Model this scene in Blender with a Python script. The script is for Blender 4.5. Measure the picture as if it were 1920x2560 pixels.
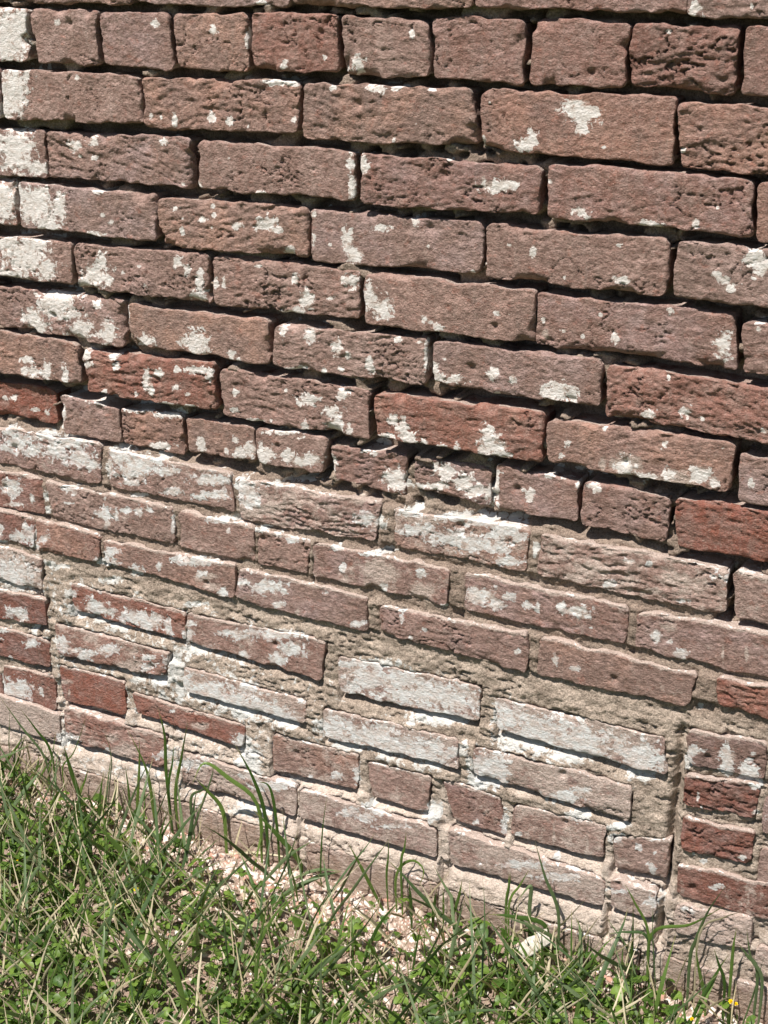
import bpy, math, random
import numpy as np
from mathutils import Matrix, Vector

for o in list(bpy.data.objects):
    bpy.data.objects.remove(o)
S = bpy.context.scene
COL = S.collection
rad = math.radians

# ------------------------------------------------------------ camera
cam_d = bpy.data.cameras.new('camera')
cam = bpy.data.objects.new('camera', cam_d)
COL.objects.link(cam)
cam_d.sensor_fit = 'VERTICAL'
cam_d.sensor_height = 36.0
cam_d.lens = 36.0 * 3400.0 / 2560.0
cam_d.clip_start = 0.05
cam_d.clip_end = 500.0
cam.matrix_world = (Matrix.Translation((0.75, -1.31518, 1.165)) @ Matrix.Rotation(rad(27.9), 4, 'Z')
                    @ Matrix.Rotation(rad(90 - 22.85), 4, 'X') @ Matrix.Rotation(rad(-0.51), 4, 'Z'))
S.camera = cam

# ------------------------------------------------------------ light
SUN_DIR = Vector((-0.38, -1.0, 2.25)).normalized()      # towards the sun
W = bpy.data.worlds.new('World')
S.world = W
W.use_nodes = True
wn = W.node_tree
bg = wn.nodes['Background']
sky = wn.nodes.new('ShaderNodeTexSky')
sky.sky_type = 'NISHITA'
sky.sun_disc = False
sky.sun_elevation = math.asin(SUN_DIR.z)
sky.sun_rotation = math.atan2(SUN_DIR.x, SUN_DIR.y)
bg.inputs['Strength'].default_value = 0.05
wn.links.new(sky.outputs[0], bg.inputs['Color'])
sun_d = bpy.data.lights.new('sun', 'SUN')
sun_d.energy = 5.0
sun_d.angle = rad(0.53)
sun_d.color = (1.0, 0.95, 0.88)
sun = bpy.data.objects.new('sun', sun_d)
COL.objects.link(sun)
sun.rotation_euler = SUN_DIR.to_track_quat('Z', 'Y').to_euler()
S.view_settings.view_transform = 'Standard'
S.view_settings.look = 'None'
S.view_settings.exposure = 0.66
S.view_settings.gamma = 1.0
S.view_settings.use_curve_mapping = False

# ------------------------------------------------------------ measured data (millimetres on the wall)
# BRICKS: course, x z of the four corners (top left, top right, bottom right, bottom left), redness, darkness, roughness, how far proud
BRICKS = [
[0,-494,1158,-264,1156,-264,1098,-494,1101,0,0.11,1.0,-1.6,-0.48],
[0,-263,1158,-54,1157,-54,1099,-263,1101,0,0.0,1.0,-2.1,-0.48],
[0,-50,1158,160,1158,160,1100,-50,1101,0,0.03,1.0,2.5,-0.48],
[0,160,1157,375,1157,375,1100,160,1100,0.3,0.12,0.8,-0.8,-0.48],
[0,376,1153,559,1151,559,1093,376,1095,0,0.12,0.8,-1.7,-0.48],
[1,-523,1093,-417,1093,-421,1033,-528,1030,0.05,0.02,0.8,1.8,-0.48],
[1,-412,1092,-314,1092,-316,1032,-408,1032,0.1,0.01,1.0,0.8,-0.48],
[1,-312,1090,-216,1092,-211,1030,-309,1032,0.15,0.08,0.65,-1.0,-0.48],
[1,-209,1091,-111,1092,-110,1031,-205,1032,0.1,0.01,1.0,-1.5,-0.48],
[1,-102,1092,2,1094,4,1035,-101,1034,0.55,0.14,1.0,2.0,-0.83],
[1,8,1092,109,1088,113,1033,9,1031,0.1,0.13,1.0,1.2,-0.48],
[1,112,1092,212,1092,215,1030,115,1033,0.35,0.09,1.0,-1.8,-0.48],
[1,222,1093,320,1089,319,1029,221,1031,0.4,0.05,0.5,-0.3,-0.48],
[1,321,1089,425,1089,426,1028,324,1032,0.5,0.35,1.6,-2.5,-0.48],
[1,430,1088,521,1086,524,1026,432,1030,0.3,0.11,0.65,0.1,-0.48],
[2,-729,1020,-469,1023,-475,965,-728,962,0.05,0.01,0.65,3.0,-0.48],
[2,-468,1023,-261,1023,-259,969,-471,964,0.15,0.04,0.8,0.8,-0.48],
[2,-258,1021,-46,1024,-48,968,-257,963,0.1,0.1,1.2,-0.4,-0.48],
[2,-40,1023,158,1024,165,967,-41,963,0,0.13,1.25,2.4,-0.48],
[2,167,1024,371,1024,371,961,168,963,0.3,0.02,0.65,-1.6,-0.48],
[2,373,1019,548,1018,552,954,379,958,0.25,0.01,1.25,-1.3,-0.48],
[3,-663,952,-410,954,-414,895,-661,894,0.1,0.11,0.8,-2.5,-0.48],
[3,-410,953,-197,958,-198,899,-411,898,0.1,0.05,1.4,-2.9,-0.48],
[3,-184,955,22,955,23,902,-186,899,0.15,0.13,0.8,1.7,-0.48],
[3,28,953,237,952,237,904,30,898,0.35,0.2,1.5,1.1,-0.48],
[3,244,954,451,954,455,898,244,903,0.4,0.02,1.0,2.4,-0.48],
[3,455,952,627,950,630,897,460,896,0.3,0.05,0.5,0.6,-0.48],
[4,-697,882,-470,890,-469,833,-699,830,0.15,0.03,0.8,-0.8,-0.48],
[4,-459,889,-252,887,-250,832,-461,833,0,0.07,0.65,3.0,-0.48],
[4,-249,886,-41,890,-40,832,-249,828,0.05,0.02,1.3,-0.5,-0.48],
[4,-38,886,174,890,172,835,-37,828,0.05,0.09,0.7,-2.7,-0.48],
[4,178,888,374,890,376,832,178,831,0.15,0.09,0.8,0.6,-0.48],
[4,383,888,564,891,569,833,381,832,0,0.13,0.8,3.0,-0.48],
[5,-619,817,-385,819,-386,765,-621,765,0.15,0.1,0.65,1.6,-0.48],
[5,-381,820,-179,823,-177,764,-382,763,0.05,0.07,1.0,-0.1,-0.48],
[5,-174,822,25,823,25,767,-175,762,0.15,0.07,1.25,-2.8,-0.48],
[5,32,822,235,825,238,766,31,766,0.05,0.07,0.5,2.3,-0.48],
[5,237,821,446,823,452,765,237,764,0.25,0.04,0.8,-2.8,-0.48],
[5,453,818,631,821,636,767,461,765,0.15,0.2,1.4,1.6,-0.48],
[6,-516,752,-311,755,-314,693,-520,697,0.1,0.08,1.0,-1.0,-0.48],
[6,-303,750,-99,753,-98,698,-308,699,0,0.07,0.5,-0.6,-0.48],
[6,-91,749,110,757,108,702,-95,698,0.05,0.05,1.25,-0.4,-0.48],
[6,117,754,312,759,314,706,116,706,0.1,0.12,1.0,-0.2,-0.48],
[6,317,752,529,753,534,693,319,697,0.6,0.05,1.6,-1.7,-0.83],
[7,-602,691,-392,689,-385,633,-607,630,0,0.13,0.8,2.7,-0.48],
[7,-381,682,-178,690,-176,631,-380,626,0.75,0.2,1.5,2.8,-0.83],
[7,-175,683,34,686,34,626,-172,623,0.1,0.1,1.2,-2.2,-0.48],
[7,43,684,250,692,251,634,46,632,0.7,0.09,1.25,2.2,-0.83],
[7,254,684,457,690,457,635,256,635,0.15,0.03,1.3,-0.6,-0.48],
[7,463,678,639,682,644,630,466,624,0.05,0.0,0.8,-1.7,-0.48],
[8,-551,617,-444,617,-444,570,-555,564,1,0.13,1.0,-7.5,-0.83],
[8,-432,613,-338,608,-335,559,-435,558,0.05,0.02,0.6,-4.4,-0.48],
[8,-334,609,-235,615,-234,561,-331,560,0.15,0.14,1.0,-3.8,-0.48],
[8,-230,612,-129,616,-128,569,-230,566,0,0.1,0.5,-4.4,-0.48],
[8,-125,614,-24,619,-33,569,-126,567,0.1,0.09,0.65,-3.5,-0.48],
[8,-22,607,80,614,79,558,-17,564,0.25,0.12,1.6,-8.6,-0.48],
[8,90,610,186,614,189,567,89,571,0.1,0.13,1.5,-8.4,-0.48],
[8,192,621,291,616,295,568,193,568,0.15,0.06,0.7,-4.3,-0.48],
[8,297,619,394,618,394,564,298,568,0.15,0.13,1.0,-3.7,-0.48],
[8,399,618,507,622,513,564,407,564,1,0.2,1.6,-3.6,-0.83],
[9,-580,551,-365,555,-374,498,-586,498,0.15,0.06,1.25,1.0,-0.1],
[9,-355,551,-163,549,-157,498,-358,498,0,0.09,0.65,1.8,-0.1],
[9,-151,544,49,549,43,498,-152,490,0.15,0.06,1.8,1.4,0.15],
[9,64,544,239,552,236,497,67,497,0.05,0.03,0.65,0.0,0.1],
[9,252,550,464,549,467,497,251,497,0.1,0.04,1.6,0.5,0.15],
[9,468,550,646,550,648,498,477,498,0,0.1,0.5,2.3,-0.1],
[10,-703,491,-472,490,-473,436,-705,436,0.6,0.25,1.0,7.1,-0.55],
[10,-465,489,-253,489,-251,436,-458,436,0,0.08,1.0,7.0,-0.2],
[10,-243,488,-127,485,-128,436,-245,436,0.1,0.03,0.65,8.0,-0.2],
[10,-121,484,-45,484,-51,437,-125,437,0,0.1,1.0,8.5,-0.2],
[10,-41,484,143,484,143,437,-44,437,0.15,0.12,1.0,8.2,0],
[10,162,484,362,486,360,436,163,436,0.15,0.09,1.0,6.4,-0.2],
[10,370,482,554,492,557,436,373,436,0.1,0.12,0.8,6.7,-0.2],
[11,-587,432,-487,431,-490,386,-589,384,0.7,0.3,0.5,14.5,-0.55],
[11,-483,431,-373,429,-377,388,-489,382,0.35,0.04,0.8,13.3,-0.2],
[11,-371,422,-153,429,-161,379,-368,389,0.1,0.1,0.5,12.1,-0.2],
[11,-151,426,36,425,35,376,-159,380,0.05,0.05,0.8,11.7,-0.2],
[11,52,421,247,426,248,374,52,382,0.1,0.13,1.0,12.5,-0.2],
[11,259,426,445,424,438,381,259,376,0,0.15,0.5,11.6,-0.2],
[11,464,428,596,430,598,385,470,392,0.9,0.1,1.6,12.0,-0.55],
[12,-429,345,-240,343,-241,302,-433,302,0.85,0.03,1.0,13.8,-0.55],
[12,-236,342,-24,351,-32,293,-239,300,0.3,0.09,0.5,13.5,-0.05],
[12,-7,334,189,342,187,293,-7,284,0.15,0.13,0.4,12.4,0.3],
[12,209,333,414,336,420,287,210,289,0.05,0.05,0.5,14.2,0.35],
[13,-464,277,-266,277,-280,237,-464,226,0.5,0.13,1.0,19.7,0.1],
[13,-243,262,-54,259,-55,225,-248,225,0.1,0.04,0.4,19.0,0.3],
[13,-27,257,162,263,164,224,-28,215,0.1,0.03,0.4,19.3,0.35],
[13,183,261,382,263,383,216,183,221,0.1,0.06,1.0,18.9,0.45],
[14,-467,209,-350,212,-351,156,-466,152,1,0.08,0.4,18.4,-0.6],
[14,-336,198,-149,197,-153,160,-333,167,0.9,0.09,0.8,19.4,-0.6],
[14,-106,198,24,200,20,148,-109,138,0.1,0.07,0.5,19.2,0.05],
[14,36,196,127,200,122,146,43,144,0,0.02,0.5,19.3,0.05],
[14,141,198,219,197,230,144,157,143,0.3,0.14,0.5,16.7,-0.05],
[14,238,193,355,200,355,153,237,146,0.1,0.0,0.5,17.7,0.1],
[14,364,189,432,204,432,150,367,141,0,0.03,0.4,17.0,0],
[15,-459,145,-282,145,-288,91,-465,88,0.6,0.01,1.25,25.7,-0.02999999999999997],
[15,-254,130,-67,129,-70,83,-254,80,0.05,0.11,1.25,26.4,0.32],
[15,-63,126,138,131,139,86,-65,80,0.05,0.13,0.6,26.7,0.32],
[15,155,135,360,129,360,89,157,84,0.1,0.1,0.7,25.7,0.32],
[15,369,134,424,137,423,99,371,95,0.05,0.08,0.65,28.1,0.32],
[12,-709,376,-480,374,-485,322,-716,323,0.1,0.07,0.5,15.6,0.5],
[13,-601,304,-478,311,-481,267,-606,256,0.8,0.5,0.8,17.8,-0.35],
[14,-711,245,-480,245,-481,198,-714,194,0.75,0.5,0.8,19.0,-0.6],
[15,-574,182,-477,187,-480,130,-582,130,0.8,0.3,0.5,19.5,-0.02999999999999997],
[16,-684,128,-470,130,-473,81,-690,72,0,0.05,0.65,25.7,0.6],
[12,440,358,526,363,529,316,444,312,0,0.45,0.5,16.4,-0.2],
[13,441,301,523,309,525,264,444,257,0.85,0.5,1.4,17.6,-0.35],
[14,444,244,525,249,524,205,445,197,0.9,0.35,1.4,19.0,-0.6],
[15,443,177,582,191,586,139,445,135,0.85,0.5,0.65,21.5,-0.02999999999999997],
[16,447,127,535,138,537,96,449,84,0.5,0.02,1.0,27.5,0.55],
[16,-490,47,-290,47,-290,-4,-490,-4,0.1,0.05,1.2,33.2,0.5],
[16,-277,51,-65,51,-65,-4,-277,-4,0.1,0.05,1.2,35.6,0.5],
[16,-53,50,143,50,143,-4,-53,-4,0.1,0.05,1.2,32.1,0.5],
[16,156,46,364,46,364,-4,156,-4,0.1,0.05,1.2,33.0,0.5],
[16,378,51,412,51,412,-4,378,-4,0.1,0.05,1.2,34.6,0.5],
[17,-620,44,-500,44,-500,-12,-620,-12,0.1,0,1.2,31,0.5],
[17,440,52,640,52,640,-4,440,-4,0.1,0.05,1.3,32,0.5],
[17,650,52,860,52,860,-4,650,-4,0.1,0.05,1.3,32,0.5],
[16,543,105,760,105,760,62,543,62,0.3,0.1,1.2,27,0.5]]
OUTER = [
[-4,-993,1425,-788,1424,-788,1365,-993,1366,0.2,0.26,1.0,0.6],
[-4,-780,1422,-575,1426,-575,1367,-780,1369,0.5,0.3,1.0,-0.6],
[-4,-567,1422,-362,1423,-362,1365,-567,1368,0.1,0.01,1.0,0.7],
[-4,-354,1424,-149,1426,-149,1366,-354,1367,0,0.15,1.0,1.6],
[-4,-141,1426,64,1422,64,1365,-141,1366,0.2,0.19,1.0,-1.9],
[-4,72,1422,277,1422,277,1368,72,1366,0.1,0.11,1.0,1.6],
[-4,285,1424,490,1424,490,1368,285,1369,0.5,0.01,1.0,-0.4],
[-4,498,1422,703,1426,703,1369,498,1367,0.2,0.24,1.0,0.8],
[-4,711,1425,916,1424,916,1366,711,1366,0,0.14,1.0,-0.3],
[-4,924,1424,1129,1424,1129,1368,924,1368,0.2,0.23,1.0,-1.2],
[-4,1137,1424,1342,1426,1342,1365,1137,1365,0.5,0.08,1.0,-0.9],
[-3,-1100,1356,-895,1359,-895,1300,-1100,1298,0.1,0.19,1.0,0.8],
[-3,-887,1357,-682,1356,-682,1301,-887,1298,0.2,0.0,1.0,0.3],
[-3,-674,1356,-469,1356,-469,1298,-674,1299,0,0.03,1.0,1.9],
[-3,-461,1357,-256,1359,-256,1302,-461,1299,0,0.2,1.0,2.0],
[-3,-248,1355,-43,1356,-43,1299,-248,1300,0,0.18,1.0,0.5],
[-3,-35,1359,170,1357,170,1299,-35,1299,0.1,0.01,1.0,-1.8],
[-3,178,1356,383,1355,383,1300,178,1301,0,0.25,1.0,1.2],
[-3,391,1358,596,1358,596,1302,391,1302,0.5,0.16,1.0,-0.6],
[-3,604,1358,809,1355,809,1298,604,1299,0.1,0.11,1.0,-0.8],
[-3,817,1357,1022,1359,1022,1299,817,1302,0.2,0.12,1.0,0.1],
[-3,1030,1355,1235,1356,1235,1299,1030,1300,0.1,0.29,1.0,-1.1],
[-3,1243,1355,1448,1355,1448,1299,1243,1300,0.2,0.28,1.0,-0.0],
[-2,-993,1288,-788,1290,-788,1234,-993,1232,0.1,0.3,1.0,0.5],
[-2,-780,1290,-575,1290,-575,1231,-780,1234,0.1,0.13,1.0,1.0],
[-2,-567,1291,-362,1289,-362,1231,-567,1233,0.2,0.18,1.0,-1.8],
[-2,-354,1288,-149,1291,-149,1232,-354,1235,0,0.05,1.0,0.5],
[-2,-141,1292,64,1290,64,1235,-141,1231,0,0.11,1.0,-1.1],
[-2,72,1292,277,1289,277,1235,72,1231,0.1,0.05,1.0,-0.9],
[-2,285,1291,490,1290,490,1235,285,1233,0.1,0.22,1.0,1.7],
[-2,498,1292,703,1292,703,1233,498,1233,0.2,0.29,1.0,-1.9],
[-2,711,1289,916,1290,916,1235,711,1232,0.5,0.14,1.0,-1.5],
[-2,924,1292,1129,1289,1129,1232,924,1232,0.1,0.18,1.0,-1.8],
[-2,1137,1290,1342,1288,1342,1231,1137,1235,0.1,0.16,1.0,-0.9],
[-1,-1100,1221,-895,1223,-895,1167,-1100,1166,0.1,0.19,1.0,1.0],
[-1,-887,1225,-682,1221,-682,1165,-887,1166,0.5,0.01,1.0,-0.6],
[-1,-674,1225,-469,1223,-469,1164,-674,1165,0.5,0.2,1.0,1.2],
[-1,-461,1221,-256,1223,-256,1165,-461,1165,0.1,0.06,1.0,1.7],
[-1,-248,1221,-43,1221,-43,1164,-248,1164,0.2,0.16,1.0,0.1],
[-1,-35,1221,170,1221,170,1168,-35,1166,0.1,0.19,1.0,0.0],
[-1,178,1225,383,1221,383,1164,178,1164,0.1,0.13,1.0,-1.5],
[-1,391,1221,596,1225,596,1166,391,1168,0.2,0.2,1.0,-1.5],
[-1,604,1225,809,1221,809,1168,604,1168,0,0.18,1.0,-2.0],
[-1,817,1221,1022,1223,1022,1168,817,1167,0.2,0.18,1.0,1.9],
[-1,1030,1222,1235,1225,1235,1166,1030,1168,0.5,0.07,1.0,0.5],
[-1,1243,1222,1448,1224,1448,1168,1243,1168,0,0.17,1.0,0.3],
[0,-707,1155,-502,1156,-502,1101,-707,1101,0.5,0.28,1.0,-1.4],
[0,-920,1155,-715,1156,-715,1099,-920,1099,0.1,0.16,1.0,0.5],
[0,-1133,1156,-928,1156,-928,1098,-1133,1099,0,0.26,1.0,1.2],
[0,567,1156,772,1155,772,1098,567,1100,0,0.29,1.0,-0.8],
[0,780,1158,985,1154,985,1097,780,1097,0.1,0.07,1.0,-1.0],
[0,993,1157,1198,1157,1198,1098,993,1100,0.5,0.09,1.0,-1.6],
[0,1206,1154,1411,1154,1411,1098,1206,1097,0.5,0.0,1.0,2.0],
[1,-629,1092,-531,1089,-531,1033,-629,1030,0.2,0.1,1.0,-0.6],
[1,-735,1090,-637,1089,-637,1031,-735,1031,0,0.23,1.0,0.3],
[1,-841,1092,-743,1091,-743,1033,-841,1032,0,0.12,1.0,-1.7],
[1,-947,1092,-849,1093,-849,1030,-947,1029,0,0.09,1.0,-1.5],
[1,-1053,1092,-955,1092,-955,1031,-1053,1032,0.2,0.12,1.0,-0.8],
[1,529,1092,627,1089,627,1031,529,1032,0,0.21,1.0,-0.3],
[1,635,1091,733,1090,733,1033,635,1033,0.1,0.28,1.0,-0.9],
[1,741,1091,839,1093,839,1029,741,1033,0.1,0.18,1.0,1.1],
[1,847,1090,945,1093,945,1031,847,1032,0.5,0.13,1.0,1.4],
[1,953,1089,1051,1092,1051,1029,953,1032,0.2,0.14,1.0,1.0],
[1,1059,1091,1157,1090,1157,1030,1059,1031,0.2,0.05,1.0,0.2],
[1,1165,1093,1263,1092,1263,1033,1165,1030,0.5,0.28,1.0,1.0],
[1,1271,1091,1369,1093,1369,1033,1271,1029,0.5,0.08,1.0,0.5],
[2,-942,1021,-737,1024,-737,962,-942,961,0.5,0.29,1.0,1.5],
[2,556,1022,761,1021,761,961,556,961,0.1,0.23,1.0,-1.4],
[2,769,1022,974,1023,974,965,769,962,0.2,0.24,1.0,0.7],
[2,982,1020,1187,1023,1187,961,982,962,0.1,0.14,1.0,0.1],
[2,1195,1024,1400,1024,1400,962,1195,962,0.1,0.0,1.0,-1.2],
[3,-876,953,-671,953,-671,897,-876,901,0.5,0.1,1.0,-0.9],
[3,-1089,955,-884,956,-884,898,-1089,899,0,0.18,1.0,-0.9],
[3,635,952,840,954,840,897,635,900,0,0.06,1.0,-1.0],
[3,848,955,1053,955,1053,899,848,897,0,0.25,1.0,0.9],
[3,1061,955,1266,955,1266,901,1061,900,0,0.05,1.0,-1.9],
[3,1274,955,1479,956,1479,901,1274,900,0.5,0.11,1.0,0.3],
[4,-910,887,-705,888,-705,832,-910,834,0,0.08,1.0,0.8],
[4,-1123,888,-918,888,-918,830,-1123,831,0.1,0.28,1.0,1.8],
[4,572,889,777,890,777,831,572,831,0.1,0.17,1.0,-1.7],
[4,785,886,990,888,990,830,785,830,0.5,0.2,1.0,0.6],
[4,998,886,1203,888,1203,832,998,831,0.1,0.03,1.0,-1.0],
[4,1211,889,1416,888,1416,834,1211,832,0,0.03,1.0,-0.5],
[5,-832,820,-627,822,-627,767,-832,765,0.1,0.25,1.0,-0.0],
[5,-1045,820,-840,820,-840,764,-1045,765,0,0.28,1.0,-1.2],
[5,639,823,844,822,844,767,639,765,0.1,0.18,1.0,1.3],
[5,852,823,1057,823,1057,766,852,766,0.2,0.1,1.0,1.7],
[5,1065,819,1270,822,1270,766,1065,765,0.2,0.05,1.0,0.8],
[5,1278,821,1483,822,1483,767,1278,767,0.5,0.21,1.0,-0.2],
[6,-729,753,-524,753,-524,701,-729,697,0.2,0.18,1.0,-1.4],
[6,-942,755,-737,752,-737,700,-942,700,0.1,0.01,1.0,-1.1],
[6,537,752,742,754,742,701,537,698,0.1,0.14,1.0,0.7],
[6,750,753,955,754,955,699,750,699,0.5,0.06,1.0,0.6],
[6,963,755,1168,751,1168,701,963,698,0,0.16,1.0,-0.7],
[6,1176,751,1381,752,1381,699,1176,697,0.5,0.13,1.0,-0.5],
[7,-815,686,-610,687,-610,630,-815,631,0,0.12,1.0,-1.5],
[7,-1028,687,-823,687,-823,630,-1028,629,0.5,0.16,1.0,-0.5],
[7,647,688,852,684,852,629,647,629,0.2,0.19,1.0,0.1],
[7,860,685,1065,684,1065,631,860,632,0,0.27,1.0,0.8],
[7,1073,688,1278,685,1278,628,1073,631,0.5,0.08,1.0,-1.3],
[7,1286,684,1491,684,1491,629,1286,631,0.2,0.17,1.0,1.7],
[8,-657,613,-559,615,-559,565,-657,567,0.5,0.05,1.0,-1.9],
[8,-763,615,-665,615,-665,565,-763,565,0.5,0.1,1.0,0.3],
[8,-869,614,-771,616,-771,565,-869,567,0,0.07,1.0,-1.6],
[8,-975,616,-877,617,-877,565,-975,566,0,0.29,1.0,-0.3],
[8,-1081,616,-983,617,-983,566,-1081,567,0.1,0.2,1.0,-0.1],
[8,515,614,613,615,613,565,515,565,0,0.13,1.0,0.1],
[8,621,617,719,614,719,565,621,567,0.5,0.08,1.0,-0.1],
[8,727,617,825,615,825,563,727,565,0.5,0.11,1.0,1.4],
[8,833,615,931,614,931,564,833,564,0.2,0.18,1.0,2.0],
[8,939,616,1037,616,1037,565,939,566,0.1,0.18,1.0,-0.4],
[8,1045,616,1143,615,1143,565,1045,564,0.2,0.13,1.0,-1.1],
[8,1151,616,1249,613,1249,566,1151,567,0.1,0.02,1.0,1.8],
[8,1257,613,1355,614,1355,565,1257,566,0.2,0.11,1.0,1.8],
[9,-793,548,-588,552,-588,499,-793,495,0.5,0.11,1.0,1.9],
[9,-1006,550,-801,548,-801,497,-1006,499,0,0.17,1.0,0.9],
[9,654,551,859,552,859,499,654,498,0.1,0.04,1.0,1.6],
[9,867,551,1072,549,1072,499,867,497,0.5,0.19,1.0,2.3],
[9,1080,552,1285,549,1285,496,1080,496,0.5,0.06,1.0,0.6],
[9,1293,552,1498,548,1498,497,1293,496,0.1,0.18,1.0,0.3],
[10,-916,489,-711,486,-711,436,-916,437,0,0.01,1.0,7.0],
[10,-1129,487,-924,486,-924,437,-1129,434,0.2,0.22,1.0,5.8],
[10,562,486,767,489,767,434,562,438,0.2,0.03,1.0,5.5],
[10,775,486,980,489,980,434,775,435,0.2,0.26,1.0,5.7],
[10,988,487,1193,487,1193,436,988,437,0.5,0.04,1.0,8.6],
[10,1201,489,1406,487,1406,436,1201,438,0.2,0.29,1.0,7.6],
[11,-800,425,-595,429,-595,380,-800,384,0.5,0.2,1.0,14.2],
[11,-1013,429,-808,427,-808,380,-1013,382,0,0.22,1.0,14.1],
[11,604,429,809,428,809,380,604,383,0.5,0.14,1.0,12.9],
[11,817,428,1022,427,1022,384,817,380,0.1,0.2,1.0,13.3],
[11,1030,428,1235,429,1235,382,1030,384,0.2,0.15,1.0,11.1],
[11,1243,426,1448,428,1448,381,1243,384,0.5,0.26,1.0,11.4],
[12,-922,356,-717,358,-717,308,-922,307,0.5,0.04,1.0,17.5],
[12,-1135,355,-930,358,-930,307,-1135,309,0,0.07,1.0,14.9],
[12,534,359,739,356,739,307,534,307,0,0.08,1.0,17.0],
[12,747,357,952,356,952,308,747,306,0,0.13,1.0,17.9],
[12,960,357,1165,359,1165,309,960,307,0,0.12,1.0,15.8],
[12,1173,359,1378,358,1378,308,1173,308,0.2,0.29,1.0,15.1],
[13,-814,296,-609,294,-609,252,-814,249,0.5,0.1,1.0,16.6],
[13,-1027,295,-822,296,-822,249,-1027,250,0.1,0.29,1.0,17.9],
[13,531,297,736,294,736,252,531,249,0,0.19,1.0,17.4],
[13,744,296,949,297,949,252,744,248,0.2,0.07,1.0,19.4],
[13,957,294,1162,293,1162,249,957,251,0.1,0.05,1.0,16.7],
[13,1170,296,1375,295,1375,249,1170,248,0.1,0.29,1.0,19.0],
[14,-924,228,-719,229,-719,184,-924,183,0.2,0.29,1.0,17.1],
[14,-1137,230,-932,228,-932,183,-1137,182,0.1,0.13,1.0,20.9],
[14,533,229,738,227,738,180,533,181,0,0.08,1.0,18.6],
[14,746,229,951,228,951,181,746,182,0,0.25,1.0,19.3],
[14,959,231,1164,231,1164,180,959,182,0.5,0.19,1.0,18.4],
[14,1172,228,1377,230,1377,182,1172,183,0.5,0.1,1.0,18.7],
[15,-787,168,-582,164,-582,114,-787,113,0.5,0.16,1.0,20.3],
[15,-1000,165,-795,168,-795,117,-1000,116,0.1,0.09,1.0,20.9],
[15,590,165,795,165,795,116,590,113,0.1,0.1,1.0,22.3],
[15,803,165,1008,166,1008,113,803,114,0.2,0.18,1.0,22.0],
[15,1016,165,1221,164,1221,113,1016,113,0,0.15,1.0,22.5],
[15,1229,167,1434,164,1434,114,1229,114,0.2,0.13,1.0,21.8],
[16,-897,104,-692,105,-692,59,-897,62,0.5,0.01,1.0,27.0],
[16,-1110,105,-905,106,-905,59,-1110,61,0.1,0.26,1.0,27.4],
[16,768,106,973,106,973,62,768,58,0.1,0.28,1.0,26.0],
[16,981,107,1186,106,1186,62,981,59,0,0.02,1.0,25.3],
[16,1194,105,1399,104,1399,62,1194,62,0.1,0.29,1.0,28.8],
[17,-833,47,-628,44,-628,-7,-833,-7,0.5,0.26,1.0,32.1],
[17,-1046,43,-841,45,-841,-9,-1046,-7,0.5,0.04,1.0,30.7],
[17,868,43,1073,46,1073,-9,868,-7,0.2,0.29,1.0,31.1],
[17,1081,43,1286,43,1286,-8,1081,-7,0,0.02,1.0,31.3],
[17,1294,46,1499,46,1499,-6,1294,-7,0.1,0.29,1.0,32.9]]
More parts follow.
